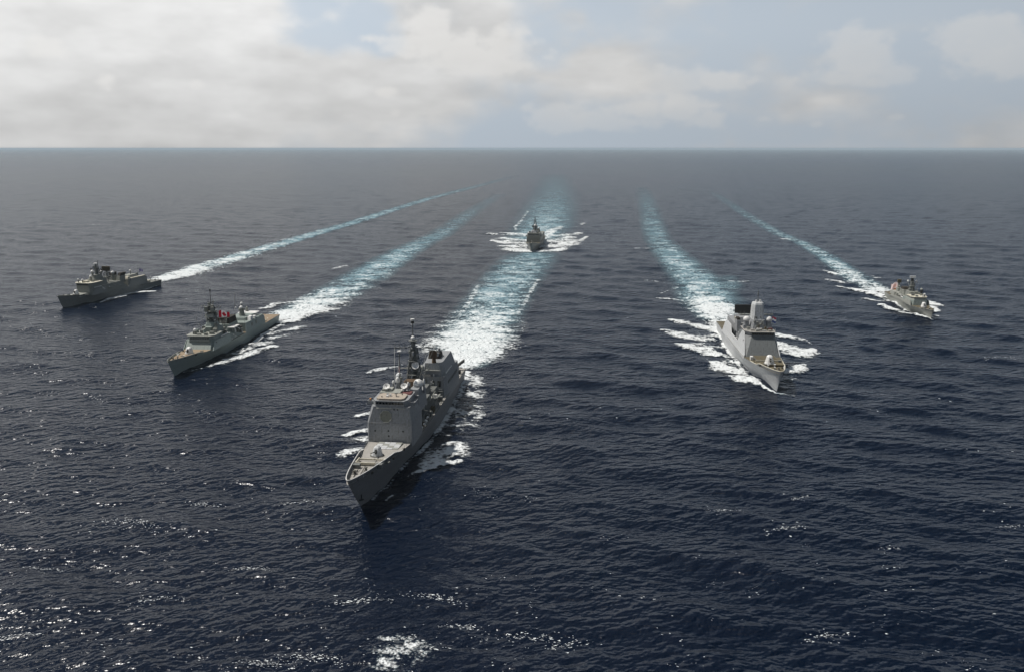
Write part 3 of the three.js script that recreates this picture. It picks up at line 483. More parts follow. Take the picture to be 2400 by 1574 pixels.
  for (const [x, z, m, w] of [[-133, -5.4, M.white, 0.9], [-137.5, -6.0, M.mast, 1.1], [-146.4, -5.2, M.black, 1.2], [-142, -3.5, M.umber, 1.4]]) part(S, 'deck_locker', box(x - w, x + w, 6.3, 6.3 + w * 1.4, z - w * 0.7, z + w * 0.7), m);
  gun(S, -148.5, 6.3, { size: 0.9, barrel: 4.5, elev: 0.3, mat: M.umber });
  for (const k of [1, -1]) { const l = part(S, 'missile_canister_rack', [0, 1].flatMap((i) => [0, 1].map((j) => bar([-154.2 + i * 0.85, 7.6 + j * 0.8, k * 0.7 - 2], [-154.2 + i * 0.85, 10.6 + j * 0.8, k * 4.6 - 2], 0.36, 8))), M.mast, k > 0 ? 'angled missile canisters leaning to starboard' : 'angled missile canisters leaning to port'); part(l, 'rack_base', box(-155, -152.6, 6.3, 7.8, k * 0.4 - 2.4, k * 1.8 - 2), M.haze); }
  part(S, 'ensign_staff', bar([-156.6, 6.3, 0], [-157.4, 10.5, 0], 0.08, 5), M.tan);
  aerials(S, -53.5, -1.2, 22.5, 27, 2.6, 7, 17, M.olive); aerials(S, -66, -4, 14, 17, 1.8, 6, 23, M.umber); aerials(S, -92, -3.5, 13.4, 17, 2, 6, 29, M.mast);
  whip(S, -62, 16.5, 5.2, 9, 0, 1.5); whip(S, -67, 16.5, -4.8, 9, 0, -1.2); whip(S, -94, 13.2, -5.6, 10, 0, -2); whip(S, -94, 13.2, 5.6, 10, 0, 2.2);
}

// ---------------------------------------------------------------- pale frigate on the right with the flat-sided mast
{
  const S = ship('air_defence_frigate', 'pale grey frigate right of the cruiser, sunlit starboard side and faceted mast', 1821, 915, -175.7);
  const H = makeHull(S, { len: 143, over: 6.6, beam: 18.6, wl: 17.6, bow: 8.9, mid: 7.2, stern: 6.4, flat: 0.4, step: 0.75, deckFull: 0.30, deckPow: 0.6, transom: 0.86, flare: 1.1, wlPow: 0.85, bulwark: 1.1, bulwarkEnd: 0.17 }, M.lightHull, M.umber);
  toeRail(S, H, 6.4, -26, M.cream, 0.2);
  guardRail(S, H, -110, -134, [1]); guardRail(S, H, -110, -134, [-1]);
  deckClutter(S, H, [['capstan', -2.4, 1.1, 0.9], ['capstan', -3.6, -1.2, 0.9], ['bollard', 2.2, 1.2], ['bollard', -6.5, 3.4], ['bollard', -7.5, -3.6], ['chain', 0.5, -0.6, 0.6], ['vent', -10.5, 2.4, 1.3], ['vent', -11.4, -0.9, 1.4], ['vent', -5.2, 0.2, 1.0], ['locker', -24, -6.0, 0.8], ['hatch', -1, 0.4, 0.9], ['bollard', -21, 6.8]]);
  { const y = H.deckAt(-12), b = part(S, 'breakwater', [frus([[-12.4, -6.2], [-12.4, 6.2], [-12.7, 6.2], [-12.7, -6.2]], y, [[-12, -6.2], [-12, 6.2], [-12.3, 6.2], [-12.3, -6.2]], y + 0.9)], M.umber); for (let i = 0; i < 5; i++) part(b, 'breakwater_stay', bar([-13.6, y, -5 + i * 2.5], [-12.4, y + 0.8, -5 + i * 2.5], 0.08, 4), M.tan); }
  gun(S, -18.6, H.deckAt(-18.6), { size: 1.28, barrel: 5.6, elev: 0.05, mat: M.white, label: 'white rounded gun turret on the foredeck' });
  { const y = H.deckAt(-29), v = part(S, 'missile_launcher_deck', box(-34.6, -24.6, y - 0.1, y + 0.9, -5.6, 5.2), M.dark); part(v, 'launcher_edge', [box(-24.6, -24.3, y - 0.1, y + 1.0, -5.8, 5.4)], M.cream); for (let i = 0; i < 4; i++) for (let j = 0; j < 4; j++) part(v, 'launcher_hatch', box(-34.2 + i * 2.4, -34.2 + i * 2.4 + 2.1, y + 0.9, y + 1.0, -5.3 + j * 2.6, -5.3 + j * 2.6 + 2.3), M.umber); part(S, 'white_locker', box(-30.6, -28.2, y, y + 1.7, 6.0, 7.2), M.white); }
  const zAt = (y) => 9.15 - 0.13 * (y - 7);
  for (const k of [1, -1]) {
    const wall = part(S, 'side_wall', profile([[-110, 6.2], [-105.5, 7.4], [-101.6, 13.0], [-97, 14.7], [-84.5, 14.7], [-79.5, 11.1], [-59, 11.1], [-56.4, 14.6], [-51.6, 18.2], [-46.5, 18.2], [-36.4, 8.4], [-36, 6.6]], zAt, k, 0.4), M.lightHull, k > 0 ? 'sunlit starboard side wall with two raised wings' : undefined);
    part(wall, 'porthole', (() => { const g = new THREE.CylinderGeometry(0.42, 0.42, 0.5, 12); g.rotateX(Math.PI / 2); g.translate(-44.6, 14.4, k * (zAt(14.4) - 0.1)); return finish(g); })(), M.black);
  }
  part(S, 'front_deckhouse', frus([[-36.2, -8.4], [-36.2, 8.0], [-37.4, 8.98], [-62, 8.9], [-62, -8.9], [-37.4, -8.98]], 7.4, [[-42.4, -6.6], [-42.4, 4.6], [-45.6, 7.84], [-60, 7.7], [-60, -7.7], [-45.6, -7.84]], 16.9), M.shadedFront, 'sloping front face below the bridge, darkened in colour for its shade');  // shade of this front put into a darker colour than the sides
  const br = part(S, 'bridge', [frus([[-43, -6.6], [-43, 4.8], [-46.5, 7.0], [-58, 7.0], [-58, -7.2], [-46, -7.2]], 16.9, [[-42.4, -6.6], [-42.4, 4.8], [-46.5, 7.4], [-58, 7.2], [-58, -7.4], [-46, -7.4]], 18.9)], M.haze);
  panes(br, -42.72, 17.5, 18.4, [-5.9, -4.8, -3.7, -2.6, -1.5, -0.4, 0.7, 1.8, 2.9, 4.0], 0.95, M.glass, 0.3);
  const roof = part(S, 'bridge_roof', frus([[-41.8, -7.0], [-41.8, 5.2], [-46, 7.8], [-58, 7.6], [-58, -7.6], [-45.6, -7.8]], 18.9, [[-41.8, -7.0], [-41.8, 5.2], [-46, 7.8], [-58, 7.6], [-58, -7.6], [-45.6, -7.8]], 19.15), M.sand);
  for (const [a, b] of [[[-41.9, -6.9], [-41.9, 5.1]], [[-41.9, 5.1], [-46, 7.7]], [[-41.9, -6.9], [-45.6, -7.7]]]) for (const h of [0.6, 1.15]) part(roof, 'roof_rail', bar([a[0], 19.15 + h, a[1]], [b[0], 19.15 + h, b[1]], 0.07, 4), M.tan);
  for (const [x, z, w, h, m] of [[-43.6, -4.6, 0.8, 0.9, M.cream], [-44, -1.8, 1.1, 0.7, M.white], [-43.8, 1.6, 0.9, 1.0, M.tan], [-45.2, 3.6, 1.2, 0.8, M.sand], [-46, -5.4, 1.2, 1.2, M.maroon], [-47.8, 5.3, 1.0, 1.4, M.tan], [-46.6, 0, 1.6, 1.0, M.white]]) part(roof, 'roof_locker', box(x - w / 2, x + w / 2, 19.15, 19.15 + h, z - w * 0.8, z + w * 0.8), m);
  const mb = part(S, 'mast_base', frus(bevelled(-60, -47.8, 4.2, 1.0), 19.1, bevelled(-59.5, -49, 3.2, 0.9), 24), M.haze);
  for (const [y, z] of [[20.5, 1.4], [21.6, -0.6], [22.6, 1.0], [21.2, -2.2], [22.9, -1.6]]) part(mb, 'antenna_box', box(-48.6, -47.6, y, y + 0.7, z - 0.4, z + 0.4), M.tan);
  aerials(mb, -50.5, 0, 19.6, 23.6, 4.2, 12, 101, M.mast); aerials(S, -45.5, -1, 19.2, 20.2, 3.4, 8, 102, M.umber); aerials(S, -71, 0.5, 16.4, 18, 2.4, 6, 103, M.mast);
  const tw = part(S, 'faceted_mast', [frus(bevelled(-58.6, -50.4, 3.0, 0.9), 24, bevelled(-57.5, -51.4, 2.75, 1.0), 31.4), frus(bevelled(-57.5, -51.4, 2.75, 1.0), 31.4, bevelled(-57.2, -51.8, 2.45, 0.9), 32.3)], M.light, 'tall flat-sided pale mast tower');
  for (const k of [1, -1]) part(tw, 'radar_face', frus([[-57.2, k * 2.88], [-52.4, k * 2.88], [-52.4, k * 2.98], [-57.2, k * 2.98]], 26.4, [[-56.8, k * 2.72], [-52.6, k * 2.72], [-52.6, k * 2.82], [-56.8, k * 2.82]], 31), M.light);
  aerials(tw, -54.5, 0, 24.4, 26.2, 4.2, 6, 104, M.mast);
  part(tw, 'radar_face', frus(rect(-51.1, -50.95, -1.9, 1.9), 26.2, rect(-51.55, -51.4, -1.7, 1.7), 30.8), M.haze);
  part(tw, 'top_pole', [cyl(-54.6, 32.2, 38.6, 0, 0.22, 0.14, 8), cyl(-54.6, 36.6, 37, 0, 0.5, 0.5, 10)], M.mast);
  part(tw, 'mast_top_light', cyl(-54.6, 32.2, 33.4, 0.9, 0.4, 0.4, 10), M.white); part(tw, 'mast_top_box', box(-55.2, -54, 32.2, 33.6, -1.6, -0.8), M.white);
  part(tw, 'yard', [bar([-58.4, 25.2, 8.2], [-58.4, 25.2, -9.0], 0.28, 6)], M.tan);
  for (const z of [7.8, 6, -5.6, -7.2, -8.7]) part(tw, 'yard_antenna', bar([-58.4, 25.2, z], [-58.4, 26.8, z], 0.08, 4), M.mast);
  for (const z of [5.9, -5.4]) { const d = part(S, 'radome', dome(-51.5, 23.2, z, 1.75, 1.7), M.white); part(d, 'radome_mount', [cyl(-51.5, 18.9, 23.3, z, 1.5, 1.3, 12), box(-53, -50.2, 18.9, 21, z - 1.5, z + 1.5)], M.haze); }
  // midships between the wings: boats, crane, funnels
  part(S, 'midships_deckhouse', [frus(rect(-80, -60, -6.2, 6.0), 7, rect(-80, -60, -5.9, 5.6), 12.4), frus(rect(-78, -62, -4.2, 3.6), 12.4, rect(-77.5, -62.5, -3.8, 3.2), 16.2)], M.haze);
  boat(S, -69, 8.8, 7.4, 6.6, M.dark); boat(S, -69, 8.8, -7.6, 6.6, M.dark);
  { const c = part(S, 'boat_crane', [bar([-63.5, 8, 7.2], [-61.2, 18.2, 5.4], 0.32, 6), bar([-61.2, 18.2, 5.4], [-59.6, 14.5, 6.8], 0.2, 5)], M.white); part(c, 'crane_base', cyl(-63.5, 7.2, 9.2, 7.2, 0.6, 0.5, 10), M.haze); }
  { const c = part(S, 'searchlight_platform', [bar([-62, 12.4, 3.5], [-60.6, 17.4, 2.8], 0.4, 6), box(-61.4, -59.9, 17.2, 18.2, 2.1, 3.5)], M.tan); c.userData.label = 'tan raked post with platform'; }
  for (const k of [1, -1]) { const f = part(S, 'funnel', frus(rect(-84, -76, k * 4.6 - 1.5, k * 4.6 + 1.5), 12, rect(-83, -77, k * 5.0 - 1.1, k * 5.0 + 1.1), 18.4), M.haze); part(f, 'exhaust_stack', frus(rect(-82.4, -77.6, k * 5 - 0.9, k * 5 + 0.9), 18.4, rect(-82.2, -77.8, k * 5.1 - 0.8, k * 5.1 + 0.8), 19.6), M.soot); }
  const hg = part(S, 'hangar', [frus(rect(-109, -82, -7.6, 6.6), 6.6, rect(-108, -82.5, -7.2, 6.0), 15.4), frus(rect(-98, -86, -4.6, 4.2), 15.4, rect(-97.5, -87, -4.2, 3.8), 18.2)], M.haze);
  part(hg, 'long_range_radar', frus([[-92.8, -4.4], [-92.8, 4.6], [-94.1, 4.6], [-94.1, -4.4]], 19.4, [[-93.8, -4.4], [-93.8, 4.6], [-95.1, 4.6], [-95.1, -4.4]], 24.0), M.radarBlack, 'large black flat radar antenna');
  part(hg, 'radar_pedestal', [cyl(-94.2, 18, 20.6, 0, 1.3, 0.8, 12), box(-95.6, -94.6, 19.4, 22.6, -1.5, 1.5)], M.tan);
  part(hg, 'hangar_roof_edge', [box(-83.2, -82.4, 15.2, 15.7, -7.3, 6.3)], M.tan);
  part(hg, 'rocket_director', [cyl(-86, 15.4, 17, 5.0, 0.7, 0.6, 10), box(-87, -85, 17, 18.6, 4.2, 5.8)], M.cream);
  part(hg, 'close_in_gun', [cyl(-104, 15.4, 16.6, 0, 1.1, 1.1, 12), box(-105, -103, 16.6, 18.2, -0.8, 0.8), bar([-103, 17.6, 0], [-100.4, 18, 0], 0.18, 6)], M.mast);
  part(S, 'pink_crate', box(-81.6, -78.8, 12.4, 14.2, 0.6, 3.2), M.sand); part(S, 'orange_life_ring', (() => { const g = new THREE.TorusGeometry(0.55, 0.18, 8, 14); g.rotateY(Math.PI / 2); g.translate(-82.0, 13.6, 5.2); return finish(g); })(), M.orange);
  part(S, 'flight_deck_marking', [box(-132, -112, 6.5, 6.53, -0.1, 0.1), box(-122.2, -122, 6.5, 6.53, -7, 7)], M.white);
  flag(S, -58.4, 22.4, -8.7, 3.6, 3.0, [-0.75, -0.66], (d, w, h) => { ['#a5193a', '#f4f2f0', '#27407f'].forEach((c, i) => { d.fillStyle = c; d.fillRect(0, i * h / 3, w, h / 3 + 1); }); }, 'red, white and blue flag below the port yard');
  for (let i = 0; i < 4; i++) for (const z of [-8, 8]) raft(S, -62 - i * 2, 7.9, z);
  whip(S, -84, 15.4, 5.6, 8, 0, 1.4); whip(S, -84, 15.4, -6.8, 8, 0, -1.4);
}

// ---------------------------------------------------------------- green-grey frigate with the maple leaf flag
{
  const S = ship('patrol_frigate', 'green-grey frigate left of the cruiser flying a maple leaf flag', 408, 879, -176);
  const H = makeHull(S, { len: 145.4, over: 5.6, beam: 16.6, wl: 14.8, bow: 7.0, mid: 5.9, stern: 4.9, flat: 0.42, step: 0.78, deckFull: 0.30, deckPow: 0.62, transom: 0.9, flare: 1.25, bulwark: 0.7, bulwarkEnd: 0.2 }, M.greenHull, M.brown);
  toeRail(S, H, 5.4, -22, M.tan, 0.14);
  guardRail(S, H, -109, -138, [-1]); guardRail(S, H, -109, -138, [1]);
  deckClutter(S, H, [['capstan', -2, 0.9, 0.8], ['capstan', -3, -1, 0.8], ['bollard', 2.4, 0.9], ['bollard', -5.6, 3.1], ['bollard', -6, -3.3], ['bollard', -14, -5.6], ['chain', 1.2, -0.4, 0.6], ['vent', -8.6, -1.8], ['vent', -9.6, 2], ['hatch', -10.6, 0], ['hatch', -25, -4], ['bollard', -24, 5.6], ['bollard', 0.2, -1.8]]);
  part(S, 'gun_platform', [cyl(-18.5, 5.6, 6.5, 0, 3.4, 3.2, 20)], M.sand);
  gun(S, -18.5, 6.4, { size: 1.15, barrel: 4.2, elev: 0.1, mat: M.white, label: 'white gun turret on round foredeck platform' });
  boat(S, -14.5, 6.6, 4.6, 4.2, M.white);
  part(S, 'white_breakwater', [frus([[-22.2, -5.8], [-22.2, 5.8], [-22.5, 5.8], [-22.5, -5.8]], 6.1, [[-22, -5.8], [-22, 5.8], [-22.3, 5.8], [-22.3, -5.8]], 6.9)], M.cream);
  // deckhouse flush with the sides
  const zw = (y) => 8.28 - 0.09 * (y - 6);
  for (const k of [1, -1]) {
    part(S, 'side_wall', profile([[-55, 5.6], [-54.4, 10.2], [-33.4, 10.6], [-29.6, 5.9]], zw, k, 0.3), M.greenHull);
    const w = part(S, 'hangar_side_wall', profile([[-110, 5.2], [-109.4, 10.4], [-79, 11.2], [-77.4, 5.4]], zw, k, 0.3), M.greenHull);
    for (const x of [-88, -95]) part(w, 'recess_panel', box(x - 1.2, x + 1.2, 6.2, 9.6, k * 8.02 - 0.12, k * 8.02 + 0.12), M.olive);
  }
  const low = part(S, 'lower_deckhouse', frus([[-28.8, -6.8], [-28.8, 6.8], [-31, 8.1], [-78, 7.9], [-78, -7.9], [-31, -8.1]], 5.6, [[-32.4, -6.4], [-32.4, 6.4], [-34, 7.8], [-56, 7.6], [-56, -7.6], [-34, -7.8]], 10.3), M.green);
  part(low, 'porthole', [(() => { const g = new THREE.CylinderGeometry(0.35, 0.35, 0.2, 10); g.rotateX(Math.PI / 2); g.translate(-35, 9.4, -8.03); return finish(g); })()], M.black);
  const br = part(S, 'bridge', [frus([[-31.8, -5.6], [-31.8, 5.6], [-34, 7.4], [-46, 7.2], [-46, -7.2], [-34, -7.4]], 10.3, [[-32.6, -5.2], [-32.6, 5.2], [-34.6, 6.8], [-46, 6.6], [-46, -6.6], [-34.6, -6.8]], 13.0)], M.green);
  panes(br, -32.05, 11.3, 12.3, [-4.6, -3.3, -2, -0.7, 0.6, 1.9, 3.2, 4.5], 1.0, M.glass, -0.2);
  part(br, 'bridge_roof', [frus([[-31.6, -5.8], [-31.6, 5.8], [-34, 7.8], [-46, 7.6], [-46, -7.6], [-34, -7.8]], 13.0, [[-31.6, -5.8], [-31.6, 5.8], [-34, 7.8], [-46, 7.6], [-46, -7.6], [-34, -7.8]], 13.3)], M.tan);
  for (const [x, z, w, h, m] of [[-34, -3, 1.2, 1.2, M.olive], [-34.5, 1, 1.4, 0.9, M.tan], [-36, 4, 1.2, 1.4, M.mast], [-37, -5, 1.6, 1.4, M.olive], [-40, 5, 1.8, 1.8, M.green], [-41, -5, 1.5, 1.9, M.olive], [-44, 0, 3, 2.4, M.green], [-39, 0.6, 2, 1.6, M.mast]]) part(br, 'roof_locker', box(x - w / 2, x + w / 2, 13.3, 13.3 + h, z - w * 0.7, z + w * 0.7), m);
  { const d = part(S, 'radome', dome(-35.6, 15.2, 3.6, 0.95, 1.0), M.white); part(d, 'radome_mount', cyl(-35.6, 13.2, 15.3, 3.6, 0.5, 0.7, 10), M.olive); }
  { const d = part(S, 'tracking_dish', dish(-37.6, 16.4, -0.6, 1.1, 1.1, 0.4), M.olive); part(d, 'dish_pedestal', cyl(-38, 13.3, 16, -0.6, 0.9, 0.6, 10), M.green); }
  // fore mast
  part(S, 'mast_house', [frus(bevelled(-55, -45, 5.2, 1), 10.3, bevelled(-54.4, -45.8, 4.4, 1), 15.4), frus(bevelled(-53.4, -46.6, 3, 0.7), 15.4, bevelled(-53, -47.4, 2.4, 0.6), 17.6)], M.green);
  const m = part(S, 'lattice_mast', [...lattice(-50, 0, 17, 26.4, 2.1, 1.0, 5, 0.36), cyl(-50, 17, 26, 0, 0.8, 0.7, 8)], M.mast);
  part(m, 'mast_platform', [cyl(-49.4, 23.2, 23.6, 0, 3.3, 3.3, 12), cyl(-50, 26.2, 26.6, 0, 1.7, 1.7, 12)], M.olive);
  for (const [x, y, z, w, h] of [[-47, 23.6, 1.7, 1.5, 2.6], [-47, 23.6, -1.8, 1.6, 2.4], [-50.6, 23.6, 2.4, 1.2, 2.0], [-50.4, 21, -2.6, 1.2, 1.6], [-48.2, 20, 1.8, 1.1, 1.8], [-49.4, 26.6, 0.7, 0.8, 1.4]]) part(m, 'antenna_box', box(x - w / 2, x + w / 2, y, y + h, z - w / 2, z + w / 2), M.olive);
  part(m, 'search_radar', [frus([[-46.4, -2.3], [-46.4, 2.3], [-47.1, 2.3], [-47.1, -2.3]], 20.4, [[-46.9, -2.3], [-46.9, 2.3], [-47.6, 2.3], [-47.6, -2.3]], 22.2)], M.tan);
  part(m, 'top_pole', cyl(-50, 26.5, 34.8, 0, 0.24, 0.14, 8), M.mast); part(m, 'pole_cap', cyl(-50, 34.2, 35.4, 0, 0.4, 0.4, 8), M.black);
  for (const [y, l] of [[25.2, 5.6], [28.6, 2.4], [19.8, 4.4]]) part(m, 'yard', bar([-50, y, -l], [-50, y, l], 0.16, 5), M.mast);
  aerials(m, -50, 0, 17.5, 28, 2.8, 18, 71, M.olive); aerials(S, -60.5, -2, 12.5, 16, 2.4, 8, 72, M.olive);
  for (const z of [-5.2, -3.6, 3.6, 5.2]) part(m, 'yard_antenna', [ball(-50, 26.1, z, 0.35), bar([-50, 25.2, z], [-50, 26.2, z], 0.08, 4)], M.olive);
  // boat bay, cranes and white gear on the port side
  for (const [x, y, z, L] of [[-60, 7.2, -6.6, 6.4], [-60, 7.2, 6.6, 6.4]]) boat(S, x, y, z, L, M.olive);
  part(S, 'white_awning', frus([[-70, -7.6], [-61.2, -7.6], [-61.2, -3.6], [-70, -3.6]], 11.6, [[-70, -7.6], [-61.2, -7.6], [-61.2, -3.6], [-70, -3.6]], 12), M.white);
  { const c = part(S, 'boat_crane', [bar([-64, 6, -7.2], [-64, 12.2, -7.0], 0.24, 6), bar([-64, 12.2, -7], [-70.5, 9.6, -7.2], 0.22, 6), bar([-66, 6, -6.6], [-65, 11.4, -6.6], 0.5, 7)], M.white); part(c, 'crane_hook', ball(-70.4, 9.3, -7.2, 0.35), M.white); }
  for (const [x, y] of [[-62, 7.0], [-59.2, 8.3], [-56.6, 6.6], [-72.5, 7.1]]) part(S, 'life_ring', ball(x, y, -7.9, 0.42, 0.9), M.white);
  for (let i = 0; i < 5; i++) raft(S, -43 - i * 2.1, 10.9, -7.5);
  for (let i = 0; i < 5; i++) part(S, 'davit_post', bar([-58 - i * 3.6, 5.6, -7.7], [-58.6 - i * 3.6, 10.2 + (i % 2), -6.4], 0.2, 5), i % 2 ? M.tan : M.olive);
  for (const [x, z, w, h, k] of [[-73.5, -6.2, 2.2, 3.6, 0], [-76, -5.2, 2, 4.4, 1], [-58, -5.2, 2, 2.6, 0], [-69, -5.6, 1.6, 2, 2], [-73, 5.6, 2.2, 3, 0]]) part(S, 'equipment_locker', box(x - w / 2, x + w / 2, 5.7, 5.7 + h, z - w * 0.6, z + w * 0.6), [M.olive, M.dark, M.green][k]);
  // funnel block
  for (const [x, y, z, w] of [[-44.4, 13.3, -4, 2.2], [-53, 10.3, -6, 2.4], [-56.6, 10.3, -3, 3], [-47.4, 15.4, -3.4, 1.6], [-52, 15.4, 2.6, 1.8], [-58, 10.2, 3.5, 2.6]]) part(S, 'equipment_locker', [box(x - w / 2, x + w / 2, y, y + w * 0.9, z - w * 0.4, z + w * 0.4), bar([x, y + w * 0.8, z], [x + 0.4, y + w * 2, z], 0.18, 5)], M.olive);
  for (const [x, y, z, h] of [[-46, 14.4, -4, 6], [-54, 12.4, -5.4, 7], [-56, 12, 4.4, 7.5], [-44, 13.4, 4.4, 5]]) part(S, 'pole_mast', [bar([x, y - 1.4, z], [x, y + h, z], 0.16, 5), bar([x, y + h * 0.7, z - 0.9], [x, y + h * 0.7, z + 0.9], 0.12, 4)], M.mast);
  const f = part(S, 'funnel', [frus(bevelled(-78, -61.5, 4.6, 1.1), 5.6, bevelled(-77, -62.6, 4.0, 1.0), 13.4)], M.green, 'wide square funnel with black top'); part(f, 'exhaust_stack', frus(bevelled(-76.6, -64, 3.8, 0.9), 13.4, bevelled(-76.2, -64.6, 3.4, 0.8), 16.6), M.soot);
  flag(S, -66, 18.4, 2.6, 5.8, 4.0, [-0.42, -0.91], (d, w, h) => {
    d.fillStyle = '#c8102e'; d.fillRect(0, 0, w, h); d.fillStyle = '#fbfaf8'; d.fillRect(w * 0.25, 0, w * 0.5, h); d.fillStyle = '#c8102e'; d.beginPath();
    const leaf = [[0, -0.46], [0.09, -0.29], [0.19, -0.34], [0.15, -0.1], [0.27, -0.22], [0.3, -0.14], [0.43, -0.16], [0.38, -0.02], [0.44, 0.04], [0.22, 0.2], [0.24, 0.29], [0.02, 0.26], [0.02, 0.46]];
    leaf.forEach(([x, y], i) => d[i ? 'lineTo' : 'moveTo'](w / 2 + x * h * 0.92, h / 2 + y * h * 0.92)); for (const [x, y] of leaf.slice().reverse()) d.lineTo(w / 2 - x * h * 0.92, h / 2 + y * h * 0.92); d.closePath(); d.fill();
  }, 'red and white maple leaf flag flying before the funnel', 0.7);
  // hangar, after mast, domes
  const hg = part(S, 'hangar', [frus(rect(-109, -78.5, -7.9, 7.9), 5.4, rect(-108.6, -79.5, -7.5, 7.5), 11.0), frus(rect(-104, -86, -5, 5.6), 11.0, rect(-103.6, -86.6, -4.6, 5.2), 12.6)], M.green);
  part(hg, 'white_canister_rack', [frus([[-92.5, -7.2], [-88.4, -7.2], [-88.4, -5.4], [-92.5, -5.4]], 10.9, [[-93.4, -6.8], [-89.6, -6.8], [-89.6, -5.0], [-93.4, -5.0]], 12.9), frus([[-97.8, -7.4], [-95, -7.4], [-95, -5.6], [-97.8, -5.6]], 10.8, [[-98.2, -7.2], [-95.4, -7.2], [-95.4, -5.4], [-98.2, -5.4]], 12.1)], M.white);
  part(hg, 'white_roof_tarpaulin', frus(rect(-108.4, -102, -5.6, 5.8), 12.65, rect(-108, -102.6, -5.2, 5.4), 12.95), M.white);
  part(hg, 'after_mast', [cyl(-94, 12.4, 16.2, 0, 1.8, 1.3, 12), cyl(-94, 16.2, 17, 0, 1.9, 1.9, 14), bar([-90.5, 11, 2.6], [-90.5, 27, 2.6], 0.1, 4)], M.olive);
  for (const [x, y, z, r] of [[-93.6, 16.9, 0, 1.25], [-94.4, 19.6, 0, 0.8], [-91, 17.5, 2.4, 0.6]]) part(hg, 'radome', dome(x, y, z, r), M.white);
  part(hg, 'radome_mount', [cyl(-94.4, 17, 19.7, 0, 0.5, 0.5, 10)], M.olive);
  part(hg, 'close_in_gun', [cyl(-106, 12.6, 13.6, 1.4, 1, 1, 12), lathe(-106, 13.6, 1.4, [[0.8, 0], [0.8, 1.6], [0.5, 2.2], [0.01, 2.4]], 12), bar([-106, 14.2, 1.4], [-108.2, 14.5, 1.4], 0.16, 6)], M.tan);
  part(S, 'flight_deck_marking', [box(-137, -111, 5.05, 5.08, -0.12, 0.12), (() => { const g = new THREE.RingGeometry(4.6, 4.9, 28); g.rotateX(-Math.PI / 2); g.translate(-124, 5.06, 0); return finish(g); })()], M.cream);
  for (const [x, z, w] of [[-112, -5.6, 1.6], [-113, 4.6, 1.3], [-116, -6.2, 1]]) part(S, 'deck_locker', box(x - w / 2, x + w / 2, 4.9, 4.9 + w * 0.8, z - w * 0.6, z + w * 0.6), M.cream);
  whip(S, -56, 10.3, 6.6, 9, 0, 1.5); whip(S, -80, 11, 6.6, 10, 0, 1.4); whip(S, -80, 11, -6.6, 10, -1, -1.2); whip(S, -46, 13, 6, 8, 0, 1);
}

